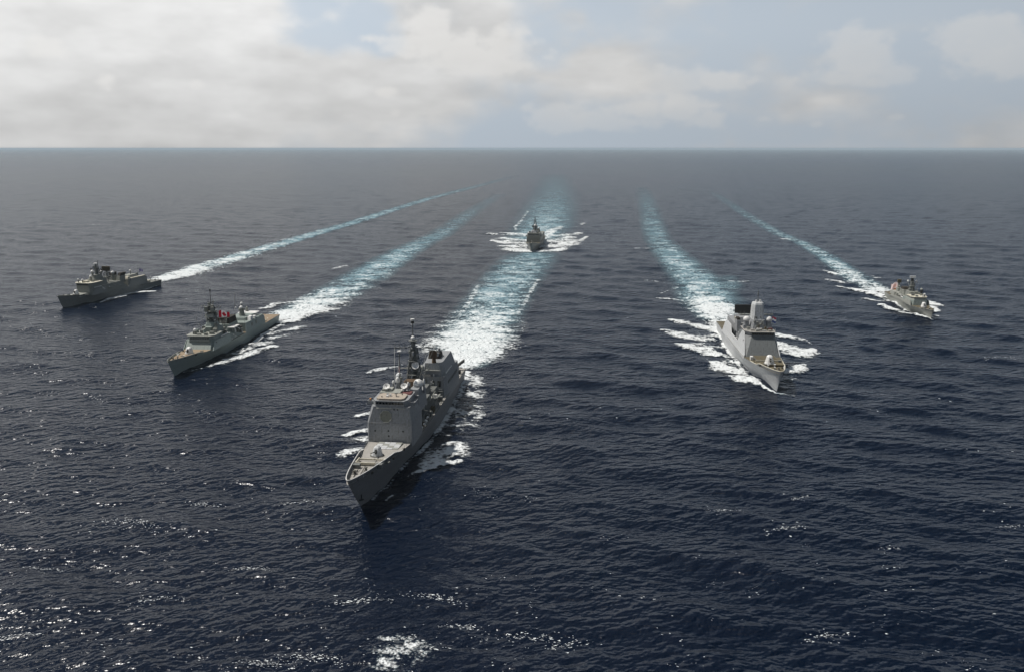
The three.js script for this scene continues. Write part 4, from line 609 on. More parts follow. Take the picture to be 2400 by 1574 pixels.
// ---------------------------------------------------------------- dark olive frigate far left
{
  const S = ship('escort_frigate', 'dark olive frigate at far left trailing a long thin wake', 147, 721, -168);
  const H = makeHull(S, { len: 114.6, over: 4.4, beam: 14.6, wl: 12.8, bow: 7.0, mid: 5.6, stern: 4.4, flat: 0.4, step: 0.72, deckFull: 0.30, deckPow: 0.62, transom: 0.86, flare: 1.25, bulwark: 0.6, bulwarkEnd: 0.16 }, M.oliveHull, M.deckGrey);
  toeRail(S, H, 4.2, -16, M.tan, 0.13); guardRail(S, H, -90, -108, [-1]); guardRail(S, H, -90, -108, [1]);
  deckClutter(S, H, [['bollard', 0.6, 1.2], ['capstan', -3, 0.6, 0.9], ['bollard', -5, -2.6], ['bollard', -6, 2.8], ['vent', -2, -1.1, 1.2], ['vent', -5.4, 0.3, 1.2], ['locker', -8, 0.8, 0.8], ['chain', 0.4, -0.5, 0.6], ['bollard', -16, -5.2]]);
  part(S, 'gun_deck', frus(bevelled(-24, -11, 4.6, 1.6), 5.4, bevelled(-24, -11.4, 4.2, 1.4), 7.2), M.tan);
  gun(S, -14.5, 7.2, { size: 1.0, barrel: 5.4, elev: 0.1, mat: M.white, label: 'white gun turret on raised gun deck' });
  const zw = (y) => 7.25 - 0.08 * (y - 5);
  for (const k of [1, -1]) { part(S, 'side_wall', profile([[-40, 5], [-39, 9.6], [-27, 10.0], [-22.4, 5.6]], zw, k, 0.25), M.oliveHull); part(S, 'hangar_side_wall', profile([[-90, 4.6], [-89, 10.6], [-70, 10.8], [-64, 5]], zw, k, 0.25), M.oliveHull); }
  part(S, 'lower_deckhouse', frus([[-22.2, -5.6], [-22.2, 5.6], [-24, 7], [-66, 6.8], [-66, -6.8], [-24, -7]], 5.2, [[-22.8, -5.2], [-22.8, 5.2], [-24.4, 6.6], [-58, 6.2], [-58, -6.2], [-24.4, -6.6]], 11.0), M.olive);
  const br = part(S, 'bridge', frus([[-22.6, -5], [-22.6, 5], [-24.2, 6.6], [-36, 6.4], [-36, -6.4], [-24.2, -6.6]], 11.0, [[-22.3, -5], [-22.3, 5], [-24, 6.6], [-36, 6.4], [-36, -6.4], [-24, -6.6]], 14.0), M.olive);
  panes(br, -22.4, 12.4, 13.4, [-4.2, -3, -1.8, -0.6, 0.6, 1.8, 3, 4.2], 1.0, M.glass, 0.1);
  part(br, 'bridge_roof', frus([[-21.8, -5.4], [-21.8, 5.4], [-24, 7.2], [-36, 7], [-36, -7], [-24, -7.2]], 14.0, [[-21.8, -5.4], [-21.8, 5.4], [-24, 7.2], [-36, 7], [-36, -7], [-24, -7.2]], 14.35), M.cream);
  part(br, 'roof_locker', box(-28, -24.8, 14.35, 15.6, -2, 1.6), M.cream); part(br, 'roof_locker', box(-30.6, -29, 14.35, 15.4, -3.6, -2), M.tan);
  for (const [x, y, z, r, b] of [[-22.8, 16.4, 3.4, 0.7, 14.3], [-23.6, 16.0, 0.6, 0.75, 14.3], [-29.6, 17.9, -2, 1.05, 14.3], [-34.4, 20.6, 0, 1.2, 17], [-43, 19.2, -0.6, 1.2, 14], [-55.4, 17.0, -1.4, 1.35, 12]]) { const d = part(S, 'radome', dome(x, y, z, r), M.white); part(d, 'radome_mount', cyl(x, b, y + 0.05, z, r * 0.5, r * 0.7, 10), M.olive); }
  part(S, 'mast_house', [frus(bevelled(-46, -31, 4.4, 1), 11, bevelled(-45, -32, 3.6, 1), 15.6), frus(bevelled(-43, -33, 3, 0.8), 15.6, bevelled(-42, -34, 2.2, 0.7), 18.4)], M.olive);
  const m = part(S, 'fore_mast', [cyl(-38.8, 18, 25.4, 0, 1.0, 0.65, 10), ...lattice(-40.4, 0, 18, 23, 1.2, 0.6, 3, 0.2)], M.mast);
  aerials(m, -39.4, 0, 18.5, 25, 2.6, 12, 81); aerials(S, -47, -2, 12, 16, 3, 9, 82, M.olive); aerials(S, -55, 2, 11.5, 14, 2.6, 6, 83, M.umber);
  part(m, 'pole_cap', cyl(-38.6, 26.2, 26.8, 0, 1.35, 1.35, 14), M.white); part(m, 'top_pole', [cyl(-38.6, 25, 26.3, 0, 0.8, 0.5, 10), bar([-40.6, 23, -0.4], [-40.6, 29, -0.4], 0.22, 5)], M.mast);
  part(m, 'yard', [bar([-38.8, 22.2, -4.6], [-38.8, 22.2, 4.6], 0.16, 5), bar([-38.8, 24, -2.4], [-38.8, 24, 2.4], 0.14, 5)], M.mast);
  for (const [z, y] of [[-4.4, 22.2], [4.4, 22.2], [-4.6, 20.4]]) part(m, 'yard_antenna', ball(-38.9, y, z, 0.65), M.black);
  const rm = part(S, 'radar_mast', [...lattice(-50.6, 0, 13.4, 18.6, 2.0, 1.3, 3, 0.26), cyl(-50.6, 18.4, 18.9, 0, 1.7, 1.7, 12), cyl(-50.6, 18.9, 20.2, 0, 0.7, 0.7, 10)], M.mast);
  { const r = []; for (let i = 0; i <= 6; i++) r.push(bar([-49.6 - Math.abs(i - 3) * -0.12, 19.6, -3.4 + i * 1.13], [-49.9, 23.0, -3.2 + i * 1.07], 0.16, 4)); for (let i = 0; i <= 3; i++) r.push(bar([-49.6, 19.7 + i * 1.1, -3.4], [-49.6, 19.7 + i * 1.1, 3.4], 0.16, 4)); r.push(box(-50.4, -49.9, 19.6, 23.0, -3.3, 3.3)); part(rm, 'search_radar', r, M.umber, 'wide dark search radar antenna'); }
  boat(S, -43, 7.6, -6.4, 5.6, M.olive); boat(S, -43, 7.6, 6.4, 5.6, M.olive);
  for (const [a, b] of [[[-45.5, 11.4, -6.2], [-51, 8.6, -6.4]], [[-53, 9.6, -6.3], [-56.6, 7.8, -6.5]]]) part(S, 'boat_crane', bar(a, b, 0.4, 6), M.tan);
  for (const [x, y] of [[-36.5, 8.2], [-35, 9.2]]) part(S, 'life_ring', ball(x, y, -7.1, 0.55), M.white);
  for (let i = 0; i < 4; i++) raft(S, -27 - i * 2.2, 10.6, -6.4);
  for (const [x, z, w, h] of [[-47, -5.6, 2.2, 2.6], [-52, -5.6, 2, 2.2], [-58, -5.6, 2.6, 2.4], [-49, 5.4, 2, 2.6]]) part(S, 'equipment_locker', box(x - w / 2, x + w / 2, 5, 5 + h, z - 0.9, z + 0.9), M.dark);
  for (const k of [1, -1]) { const f = part(S, 'funnel', frus(rect(-65, -57.4, k * 3.2 - 1.7, k * 3.2 + 1.7), 9, rect(-65.4, -59, k * 3.6 - 1.3, k * 3.6 + 1.3), 14.6), M.olive); part(f, 'exhaust_stack', frus(rect(-65.2, -59.2, k * 3.6 - 1.2, k * 3.6 + 1.2), 14.6, rect(-66.2, -60.2, k * 4.1 - 1.2, k * 4.1 + 1.2), 16.8), M.soot); }
  const hg = part(S, 'hangar', [frus(rect(-89.4, -65, -6.9, 6.9), 4.8, rect(-89, -66, -6.5, 6.5), 10.8)], M.olive);
  part(hg, 'pale_roof_edge', box(-88.6, -66.4, 10.85, 11.4, -6.3, -4.6), M.cream); part(hg, 'director_house', [frus(bevelled(-84, -72, 3.4, 0.8), 10.8, bevelled(-83, -73, 2.8, 0.7), 13.2), cyl(-79, 13.2, 15.6, 0, 0.5, 0.4, 8)], M.tan);
  part(hg, 'radome', dome(-79, 15.6, 0, 0.8), M.white); part(hg, 'pale_canister_rack', [frus(rect(-69.6, -66.6, -5.8, -3.4), 11, rect(-70.6, -67.6, -5.6, -3.2), 12.8)], M.cream);
  part(hg, 'close_in_gun', [cyl(-87, 10.8, 12, 0, 1, 1, 12), lathe(-87, 12, 0, [[0.8, 0], [0.75, 1.2], [0.01, 1.8]], 12)], M.mast);
  part(S, 'flight_deck_crate', box(-96.5, -91.8, 4.5, 6.1, -5.2, 0), M.cream);
  part(S, 'stern_winch', [cyl(-106, 4.4, 5.6, -3, 0.7, 0.7, 10), bar([-108.8, 4.4, -4], [-108.8, 7.0, -3.8], 0.3, 6), bar([-108.8, 4.4, 3], [-108.8, 7.0, 3], 0.3, 6)], M.white);
  flag(S, -90.4, 14.6, 0, 3.6, 2.2, [-0.97, -0.24], (d, w, h) => { d.fillStyle = '#8f8ba8'; d.fillRect(0, 0, w, h); d.fillStyle = '#6f6a90'; d.fillRect(0, 0, w * 0.4, h); }, 'pale violet flag over the flight deck');
  whip(S, -66, 10.8, 6, 9, 0, 1); whip(S, -36, 11, 6.2, 9, 0, 1.4);
}

// ---------------------------------------------------------------- small frigate far right
{
  const S = ship('corvette', 'small grey-green warship at far right throwing a white bow wave', 2182, 749, -172);
  const H = makeHull(S, { len: 97.6, over: 3.4, beam: 12.6, wl: 11.2, bow: 5.4, mid: 5.0, stern: 4.0, flat: 0.36, step: 0.78, deckFull: 0.32, deckPow: 0.62, transom: 0.86, flare: 1.2, bulwark: 0.5, bulwarkEnd: 0.14 }, M.tan, M.umber);
  toeRail(S, H, 3.2, -12, M.tan, 0.12); guardRail(S, H, -80, -92, [1]); guardRail(S, H, -80, -92, [-1]);
  deckClutter(S, H, [['bollard', 0.2, 0.9], ['capstan', -3, 0.4, 0.8], ['bollard', -5, 2.6], ['bollard', -5, -2.6], ['vent', -7, -1], ['locker', -9, 1.6, 0.7], ['chain', 0, -0.3, 0.5], ['hatch', -12, 0]]);
  gun(S, -16.4, H.deckAt(-16.4), { size: 1.0, barrel: 4.4, elev: 0.08, mat: M.white });
  const zw = (y) => 6.3 - 0.05 * (y - 4);
  for (const k of [1, -1]) part(S, 'side_wall', profile([[-78, 3.9], [-72, 5.0], [-66, 5.6], [-52, 6.5], [-41, 6.4], [-38, 8.2], [-26.4, 8.2], [-24.4, 4.8]], zw, k, 0.25), M.tan);
  part(S, 'front_deckhouse', frus([[-24.6, -4.4], [-24.6, 4.4], [-27, 6.1], [-50, 6.1], [-50, -6.1], [-27, -6.1]], 4.6, [[-25.4, -4.2], [-25.4, 4.0], [-28, 5.8], [-42, 5.8], [-42, -5.8], [-28, -5.8]], 8.6), M.green, 'dark green-grey front face');
  const br = part(S, 'bridge', frus([[-26, -4], [-26, 3.8], [-29, 5.2], [-38, 5.2], [-38, -5.2], [-29, -5.2]], 8.6, [[-26.6, -3.8], [-26.6, 3.6], [-29, 5], [-38, 5], [-38, -5], [-29, -5]], 10.4), M.tan);
  panes(br, -26.3, 9.2, 9.9, [-3, -2, -1, 0, 1, 2, 3], 0.8, M.glass, -0.2);
  part(br, 'bridge_roof', frus([[-25.8, -4.2], [-25.8, 4], [-29, 5.6], [-38, 5.6], [-38, -5.6], [-29, -5.6]], 10.4, [[-25.8, -4.2], [-25.8, 4], [-29, 5.6], [-38, 5.6], [-38, -5.6], [-29, -5.6]], 10.7), M.cream);
  for (const [x, z, w, h, m] of [[-28, -2.4, 1.2, 0.9, M.white], [-28, 1.6, 1.4, 1, M.tan], [-32, 3, 1.6, 1.2, M.mast], [-33, -3, 1.6, 1.4, M.tan]]) part(br, 'roof_locker', box(x - w / 2, x + w / 2, 10.7, 10.7 + h, z - w * 0.6, z + w * 0.6), m);
  { const d = part(S, 'radome', dome(-27.5, 12.2, -3.2, 0.75), M.white); part(d, 'radome_mount', cyl(-27.5, 10.6, 12.2, -3.2, 0.4, 0.5, 8), M.mast); }
  { const d = part(S, 'radome', dome(-33.5, 14.6, -2.8, 0.9), M.tan); part(d, 'radome_mount', [cyl(-33.5, 10.6, 14.6, -2.8, 0.9, 0.7, 10), cyl(-33.5, 13.2, 14, -2.8, 1.2, 1.2, 12)], M.black); }
  part(S, 'mast_house', frus(bevelled(-50, -38, 4.2, 0.9), 5, bevelled(-49, -39.4, 3.2, 0.8), 12), M.olive);
  const m = part(S, 'fore_mast', [frus(bevelled(-48.4, -44, 1.7, 0.5), 12, bevelled(-47.4, -45.2, 0.9, 0.3), 18.4)], M.mast);
  part(m, 'mast_platform', [box(-47, -43.6, 15.4, 15.6, -2, 2), box(-46.6, -44.2, 13.2, 13.4, -2.4, 2.4), cyl(-46.4, 18.4, 18.7, 0, 1.5, 1.5, 12)], M.olive);
  part(m, 'search_radar', [frus(rect(-46.2, -45.4, -1.9, 1.9), 21.0, rect(-46.6, -45.8, -1.9, 1.9), 22.6)], M.light); part(m, 'radar_drum', [cyl(-46.4, 18.7, 21.0, 0, 1.15, 1.0, 12)], M.black);
  aerials(m, -46.2, 0, 12.6, 18, 2.2, 9, 91); aerials(S, -38, 0, 10.9, 13, 2.6, 6, 92, M.tan);
  for (const z of [2.8, -2.8]) part(m, 'antenna_ball', [ball(-46.4, 18.8, z, 0.7), bar([-46.4, 15.6, z * 0.7], [-46.4, 18.6, z], 0.14, 4)], M.white);
  part(m, 'yard', bar([-46.4, 17.4, -4.4], [-46.4, 17.4, 4.4], 0.14, 5), M.mast);
  const f = part(S, 'funnel', frus(bevelled(-66, -55, 3.2, 0.8), 5, bevelled(-65, -57, 2.5, 0.7), 11), M.olive); part(f, 'exhaust_stack', frus(bevelled(-64.6, -57.6, 2.3, 0.6), 11, bevelled(-64.4, -58.4, 2.1, 0.6), 12.6), M.soot);
  const am = part(S, 'after_mast', [frus(bevelled(-78.6, -73, 2.2, 0.6), 5, bevelled(-78, -74, 1.6, 0.5), 9.6), cyl(-77, 9.4, 14, 0, 0.9, 0.7, 10)], M.olive); part(am, 'after_radar', [box(-77.8, -76, 13.2, 15.6, -1.2, 1.2)], M.umber); part(am, 'lamp', ball(-75.9, 11, 0, 0.35), M.white);
  part(S, 'after_deckhouse', frus(rect(-82, -50, -4.8, 4.8), 4.4, rect(-81, -50, -4.4, 4.4), 7.2), M.tan);
  boat(S, -54, 6.6, 4.6, 5.4, M.tan); for (let i = 0; i < 4; i++) raft(S, -44 - i * 2, 7.0, 5.4);
  for (const [x, z] of [[-58, 4.6], [-63, 4.4], [-69, 4.2]]) part(S, 'equipment_locker', box(x - 1.1, x + 1.1, 5, 7.4, z - 0.8, z + 0.8), M.olive);
  flag(S, -79, 9.2, 0.4, 6.8, 6.4, [-0.86, 0.5], (d, w, h) => { d.fillStyle = '#e4cdc9'; d.fillRect(0, 0, w, h * 0.68); d.fillStyle = '#9a5a20'; d.fillRect(0, h * 0.68, w, h * 0.32); d.fillStyle = '#d9a79a'; d.fillRect(w * 0.2, h * 0.2, w * 0.4, h * 0.36); }, 'large billowing pink and orange flag over the stern', 1.3);
  part(S, 'after_gun', [cyl(-84, 4, 5.2, 0, 1.2, 1.1, 12), box(-85, -83, 5.2, 6.6, -0.9, 0.9), bar([-85, 6, 0], [-88, 6.6, 0], 0.16, 6)], M.mast);
  whip(S, -52, 7, 4.6, 7, 0, 1); whip(S, -52, 7, -4.6, 7, 0, -1);
}

// ---------------------------------------------------------------- frigate astern of the cruiser, seen bow on
{
  const S = ship('following_frigate', 'distant dark frigate following the cruiser, seen bow on amid white foam', 1245, 590, -174);
  const H = makeHull(S, { len: 136, over: 7, beam: 16.6, wl: 15, bow: 7.6, mid: 6.6, stern: 5.2, flat: 0.4, step: 0.8, deckFull: 0.24, deckPow: 0.5, transom: 0.84, flare: 1.2, bulwark: 0.8, bulwarkEnd: 0.14, wlPow: 0.6 }, M.oliveHull, M.umber);
  toeRail(S, H, 6.8, -10, M.tan, 0.15); guardRail(S, H, -12, -29, [1]); guardRail(S, H, -12, -29, [-1]);
  deckClutter(S, H, [['capstan', -2, 1], ['capstan', -2.4, -1], ['bollard', 3, 1.4], ['bollard', 3, -1.4], ['locker', -9, 3, 1], ['locker', -8, -3, 1], ['chain', 3, 0, 0.8], ['vent', -5, 0, 1.4], ['bollard', -12, 5.2], ['bollard', -12, -5.2]]);
  { const l = part(S, 'missile_launcher', [cyl(-18, 6.4, 7.6, 0, 1.8, 1.6, 16), box(-18.9, -17.1, 7.6, 9.6, -0.5, 0.5)], M.tan); part(l, 'launcher_arm', bar([-17.6, 9.2, 0.8], [-14.2, 11, 0.8], 0.22, 6), M.white); }
  part(S, 'breakwater', [frus([[-12, 0], [-14.6, 5.6], [-14.9, 5.6], [-12.4, 0]], 6.6, [[-11.8, 0], [-14.4, 5.6], [-14.7, 5.6], [-12.2, 0]], 7.7), frus([[-12, 0], [-12.4, 0], [-14.9, -5.6], [-14.6, -5.6]], 6.6, [[-11.8, 0], [-12.2, 0], [-14.7, -5.6], [-14.4, -5.6]], 7.7)], M.tan);
  const h = part(S, 'deckhouse', [frus([[-30, -7.6], [-30, 7.6], [-31, 8], [-98, 8], [-98, -8], [-31, -8]], 6.2, [[-30.6, -7.3], [-30.6, 7.3], [-31.6, 7.7], [-97, 7.7], [-97, -7.7], [-31.6, -7.7]], 13.6)], M.olive, 'long boxy deckhouse of full width');
  for (let i = 0; i < 7; i++) part(h, 'side_door', box(-40 - i * 8, -38.4 - i * 8, 6.6, 8.8, -8.06, -7.8), i % 2 ? M.umber : M.dark);
  const br = part(S, 'bridge', frus([[-31, -7], [-31, 7], [-33, 7.5], [-46, 7.5], [-46, -7.5], [-33, -7.5]], 13.6, [[-31.4, -6.8], [-31.4, 6.8], [-33, 7.3], [-46, 7.3], [-46, -7.3], [-33, -7.3]], 17.2), M.olive);
  panes(br, -31.2, 15.4, 16.4, [-5, -3.75, -2.5, -1.25, 0, 1.25, 2.5, 3.75, 5], 1.0, M.glass, -0.1);
  part(br, 'bridge_wing', box(-38, -33, 13.4, 14.6, -8.8, -7.5), M.olive); part(br, 'bridge_wing', box(-38, -33, 13.4, 14.6, 7.5, 8.8), M.olive);
  part(br, 'roof_house', [frus(bevelled(-45, -35, 3.6, 0.8), 17.2, bevelled(-44, -36, 3, 0.7), 19.6)], M.haze);
  for (const [x, z, w, hh] of [[-34, 4.4, 1.6, 2.2], [-34, 2, 1, 1.2], [-35, -4.4, 1.6, 1.4]]) part(br, 'roof_locker', box(x - w / 2, x + w / 2, 17.2, 17.2 + hh, z - w / 2, z + w / 2), M.mast);
  { const d = part(S, 'radome', dome(-38, 24.6, -1.2, 1.35, 1.7), M.white, 'white egg-shaped radome above the bridge'); part(d, 'radome_mount', [cyl(-38, 19.4, 24.7, -1.2, 1.4, 0.9, 10)], M.mast); }
  { const d = part(S, 'radome', dome(-42, 21.6, -5.2, 1.0, 1.1), M.white); part(d, 'radome_mount', cyl(-42, 17, 21.7, -5.2, 0.7, 0.7, 8), M.olive); }
  part(S, 'radome', dome(-31.8, 17.2, 5.4, 0.8, 0.8), M.white);
  const m = part(S, 'lattice_mast', lattice(-52, 0, 14, 30, 2.6, 0.9, 5, 0.3), M.mast); part(m, 'top_pole', [cyl(-52, 30, 34, 0, 0.3, 0.2, 6), cyl(-52, 31.6, 32.2, 0, 0.9, 0.9, 10)], M.mast); part(m, 'yard', bar([-52, 27, -5], [-52, 27, 5], 0.2, 5), M.mast);
  part(m, 'search_radar', frus(rect(-48.6, -48, -3.2, 3.2), 22, rect(-49, -48.4, -3.2, 3.2), 24.4), M.mast);
  const f = part(S, 'funnel', frus(bevelled(-90, -80, 3.4, 0.8), 13.6, bevelled(-89, -81, 3, 0.7), 16.6), M.olive); part(f, 'exhaust_stack', box(-88, -82, 16.6, 17.4, -2, 2), M.soot);
  part(S, 'midships_gun', [cyl(-72, 13.6, 15, 0, 1.6, 1.6, 12), box(-73.4, -70.6, 15, 17, -1.2, 1.2), bar([-70.6, 16.4, 0], [-66.6, 17, 0], 0.16, 6)], M.haze);
  for (let i = 0; i < 5; i++) raft(S, -48 - i * 2.2, 14.2, -6.2);
  part(S, 'green_awning', box(-62, -52, 13.6, 15.4, -6.7, -4.2), M.green);
}

// ---------------------------------------------------------------- foam: wakes, bow waves and whitecaps, churned water laid on the swell
const toByte = (c) => 255 * (c <= 0.0031308 ? 12.92 * c : 1.055 * Math.pow(c, 1 / 2.4) - 0.055);
const FOAM = [0.80, 0.83, 0.83], MILKY = [0.175, 0.30, 0.355];
const lace = (x, z, size = 1) => {
  x /= size; z /= size;                                             // bubbles and strings of foam, by place
  const wx = 3 * (noise2(x / 7, z / 7) - 0.5), wz = 3 * (noise2(x / 7 + 31, z / 7 + 17) - 0.5);
  const big = fbm2((x + wx * 2) / 13, (z + wz * 2) / 9, 4), fine = 1 - Math.abs(2 * fbm2((x + wx) / 3.4 + 50, (z + wz) / 2.6 + 9, 4) - 1);
  return 0.36 * smooth(0.28, 0.72, big) + 0.32 * smooth(0.4, 1, fine) + 0.32 * smooth(0.2, 0.8, fbm2(x / 2.1 + 3, z / 1.3 + 8, 3));
};
const froth = (() => { const t = grain(21, 0, 1, 0.11, 0.11, 0); return t; })();
function foamSheet(name, label, from, to, strokes, rise = 0.5, size = 1, wide = 1, broad = 1) {
  const A = onSea(...from), B = onSea(...to), L = Math.hypot(B[0] - A[0], B[1] - A[1]), ux = (B[0] - A[0]) / L, uz = (B[1] - A[1]) / L;
  const local = ([x, z]) => [(x - A[0]) * ux + (z - A[1]) * uz, -(x - A[0]) * uz + (z - A[1]) * ux];
  // strokes: [kind, [px, py, width, density], ...]: width in metres across the line
  const segs = []; let u0 = 1e9, u1 = -1e9, v0 = 1e9, v1 = -1e9;
  for (const [kind, ...pts] of strokes) {
    const q = pts.map(([px, py, w, d]) => [...local(onSea(px, py)), w / 2 * (kind === 'f' ? 1.3 * (w < 9 ? wide : broad) : 1), d]);
    for (const [u, v, w] of q) { u0 = Math.min(u0, u - w * 1.4); u1 = Math.max(u1, u + w * 1.4); v0 = Math.min(v0, v - w * 1.4); v1 = Math.max(v1, v + w * 1.4); }
    for (let i = 0; i + 1 < q.length || i === 0; i++) segs.push([kind, q[i], q[Math.min(i + 1, q.length - 1)]]);
  }
  const W = Math.min(2048, Math.ceil((u1 - u0) / 0.3)), H = Math.min(1024, Math.ceil((v1 - v0) / 0.3)), du = (u1 - u0) / W, dv = (v1 - v0) / H;
  const D = new Float32Array(W * H), T = new Float32Array(W * H);
  for (const [kind, a, b] of segs) {
    const F = kind === 't' ? T : D, R = Math.max(a[2], b[2]) * 1.3, ex = b[0] - a[0], ey = b[1] - a[1], ll = ex * ex + ey * ey || 1e-9;
    const i0 = Math.max(0, Math.floor((Math.min(a[0], b[0]) - R - u0) / du)), i1 = Math.min(W - 1, Math.ceil((Math.max(a[0], b[0]) + R - u0) / du)), j0 = Math.max(0, Math.floor((Math.min(a[1], b[1]) - R - v0) / dv)), j1 = Math.min(H - 1, Math.ceil((Math.max(a[1], b[1]) + R - v0) / dv));
    for (let j = j0; j <= j1; j++) for (let i = i0; i <= i1; i++) {
      const u = u0 + (i + 0.5) * du, v = v0 + (j + 0.5) * dv, t = clamp(((u - a[0]) * ex + (v - a[1]) * ey) / ll), r = Math.hypot(u - a[0] - ex * t, v - a[1] - ey * t) / lerp(a[2], b[2], t);
      if (r > 1.3) continue;
      const d = lerp(a[3], b[3], t) * smooth(1.3, kind === 't' ? 0.15 : 0.2, r), k = j * W + i;
      if (d > F[k]) F[k] = d;
    }
  }
  const px = new Uint8Array(W * H * 4), foam = [toByte(FOAM[0]), toByte(FOAM[1]), toByte(FOAM[2])], milk = MILKY.map(toByte);
  for (let j = 0; j < H; j++) for (let i = 0; i < W; i++) {
    const k = j * W + i, o = k * 4;
    px[o] = milk[0]; px[o + 1] = milk[1]; px[o + 2] = milk[2];
    if (D[k] < 0.02 && T[k] < 0.02) continue;
    const u = u0 + (i + 0.5) * du, v = v0 + (j + 0.5) * dv, x = A[0] + u * ux - v * uz, z = A[1] + u * uz + v * ux, n = lace(x, z, size), nn = 0.5 + (n - 0.5) * 1.75;
    const dd = Math.max(D[k], 0.40 * T[k]), th = 1.04 - dd, a = dd > 0.02 ? 0.98 * smooth(th - 0.1, th + 0.66, nn) * Math.min(1, dd * 4) : 0;
    const m = clamp(T[k] * (0.12 + 1.7 * smooth(0.2, 0.8, 0.6 * n + 0.4 * fbm2(x / 24, z / 16, 3)))), alpha = 1 - (1 - a) * (1 - 0.92 * m), w = alpha > 0 ? a / alpha : 0;
    for (let c = 0; c < 3; c++) px[o + c] = lerp(milk[c], foam[c], clamp(w)); px[o + 3] = 255 * alpha;
  }
  const tex = dataTexture(px, W, H, true); tex.wrapS = tex.wrapT = THREE.ClampToEdgeWrapping;
  // the sheet: only where there is foam
  const cell = clamp((u1 - u0) / 420, 0.9, 4), nu = Math.ceil((u1 - u0) / cell), nv = Math.ceil((v1 - v0) / Math.min(cell, 2)), P = [], UV = [], I = [], id = new Int32Array((nu + 1) * (nv + 1)).fill(-1);
  const at = (F, s, t) => F[clamp(Math.floor(t * H), 0, H - 1) * W + clamp(Math.floor(s * W), 0, W - 1)];
  const vert = (i, j) => {
    const k = j * (nu + 1) + i; if (id[k] >= 0) return id[k];
    const s = i / nu, t = j / nv, u = lerp(u0, u1, s), v = lerp(v0, v1, t), x = A[0] + u * ux - v * uz, z = A[1] + u * uz + v * ux;
    P.push(x, seaY(x, z) + 0.12 + rise * at(D, s, t) * (0.15 + 0.85 * noise2(x / 2.6 + 7, z / 2.6)), z); UV.push(s, t);
    return id[k] = P.length / 3 - 1;
  };
  for (let j = 0; j < nv; j++) for (let i = 0; i < nu; i++) {
    let any = 0; for (let a = 0; a <= 2; a++) for (let b = 0; b <= 2; b++) { const s = (i + a / 2) / nu, t = (j + b / 2) / nv; any = Math.max(any, at(D, s, t), at(T, s, t)); }
    if (any < 0.02) continue;
    const a = vert(i, j), b = vert(i + 1, j), c = vert(i + 1, j + 1), d = vert(i, j + 1);
    I.push(a, c, b, a, d, c);
  }
  const g = new THREE.BufferGeometry(); g.setAttribute('position', new THREE.Float32BufferAttribute(P, 3)); g.setAttribute('uv', new THREE.Float32BufferAttribute(UV, 2)); g.setIndex(I); g.computeVertexNormals();
  if (g.attributes.normal.getY(0) < 0) { g.index.array.reverse(); g.computeVertexNormals(); }
  const bump = froth.clone(); bump.repeat.set((u1 - u0) / 26, (v1 - v0) / 26); bump.needsUpdate = true;
  const m = new THREE.Mesh(g, new THREE.MeshStandardMaterial({ map: tex, transparent: true, roughness: 0.85, bumpMap: bump, bumpScale: 1.6, side: THREE.DoubleSide }));
  m.name = numbered(name); m.receiveShadow = true; m.userData = { kind: 'stuff', label, category: 'foam' };
  scene.add(m);
  return m;
}
const f = 'f', t = 't';
foamSheet('wake_foam', 'broad white and turquoise wake behind and beside the lead cruiser', [1092, 862], [1240, 600], [
  [f, [1092, 862, 10, 1.2], [1086, 838, 30, 1.4], [1096, 806, 46, 1.34], [1118, 770, 44, 1.04], [1142, 733, 40, 0.7], [1165, 700, 42, 0.5], [1190, 665, 44, 0.42], [1213, 634, 44, 0.34], [1236, 606, 40, 0.26], [1250, 594, 30, 0.1]],
  [f, [1010, 808, 5, 1], [1040, 785, 6, 0.8], [1070, 750, 5, 0.7], [1102, 706, 5, 0.6], [1120, 672, 5, 0.6]], [f, [1180, 812, 6, 1], [1160, 830, 6, 1], [1120, 852, 5, 1]], [f, [1262, 655, 4, 0.6], [1240, 690, 4, 0.6], [1215, 735, 4, 0.55]],
  [t, [1090, 850, 26, 0.5], [1110, 790, 44, 0.85], [1150, 725, 46, 1], [1190, 665, 50, 1], [1225, 625, 56, 0.85], [1246, 600, 58, 0.6], [1256, 592, 50, 0.3]],
  [f, [1094, 872, 6, 1.05], [1080, 912, 5, 1], [1062, 950, 4, 0.95], [1040, 992, 3, 0.9], [1008, 1035, 2.2, 0.8], [975, 1068, 1.6, 0.7], [938, 1102, 1.3, 0.75], [902, 1142, 1.3, 0.7], [872, 1172, 1.2, 0.6]],
  [f, [1112, 878, 8, 0.75], [1102, 915, 12, 0.55], [1094, 950, 15, 0.55], [1078, 990, 16, 0.46], [1050, 1020, 9, 0.4]],
  [f, [1130, 975, 4, 0.8], [1112, 985, 5, 0.6]],
  [f, [1066, 1042, 8, 0.85], [1050, 1060, 13, 0.95], [1022, 1078, 9, 0.9], [996, 1092, 5, 0.85]], [f, [1072, 1080, 3, 1.1], [1040, 1086, 3.4, 1.1], [1008, 1094, 3, 1.1], [976, 1106, 2, 1], [954, 1116, 1, 0.8]],
  [f, [798, 1066, 4, 0.85], [822, 1060, 6, 1], [848, 1056, 5, 0.95]], [f, [810, 1022, 3, 0.9], [835, 1014, 5, 1], [866, 1006, 5, 1]], [f, [820, 1040, 5, 0.45], [858, 1030, 8, 0.5]], [f, [838, 972, 3, 0.9], [872, 964, 4, 0.9]], [f, [866, 872, 4, 1], [884, 868, 5, 1], [905, 862, 3, 0.8], [940, 857, 3, 0.7]],
  [f, [1105, 938, 4, 0.8], [1120, 928, 3, 0.6]], [f, [905, 1172, 0.9, 0.6], [925, 1158, 0.8, 0.6]],
], 0.7, 0.62);
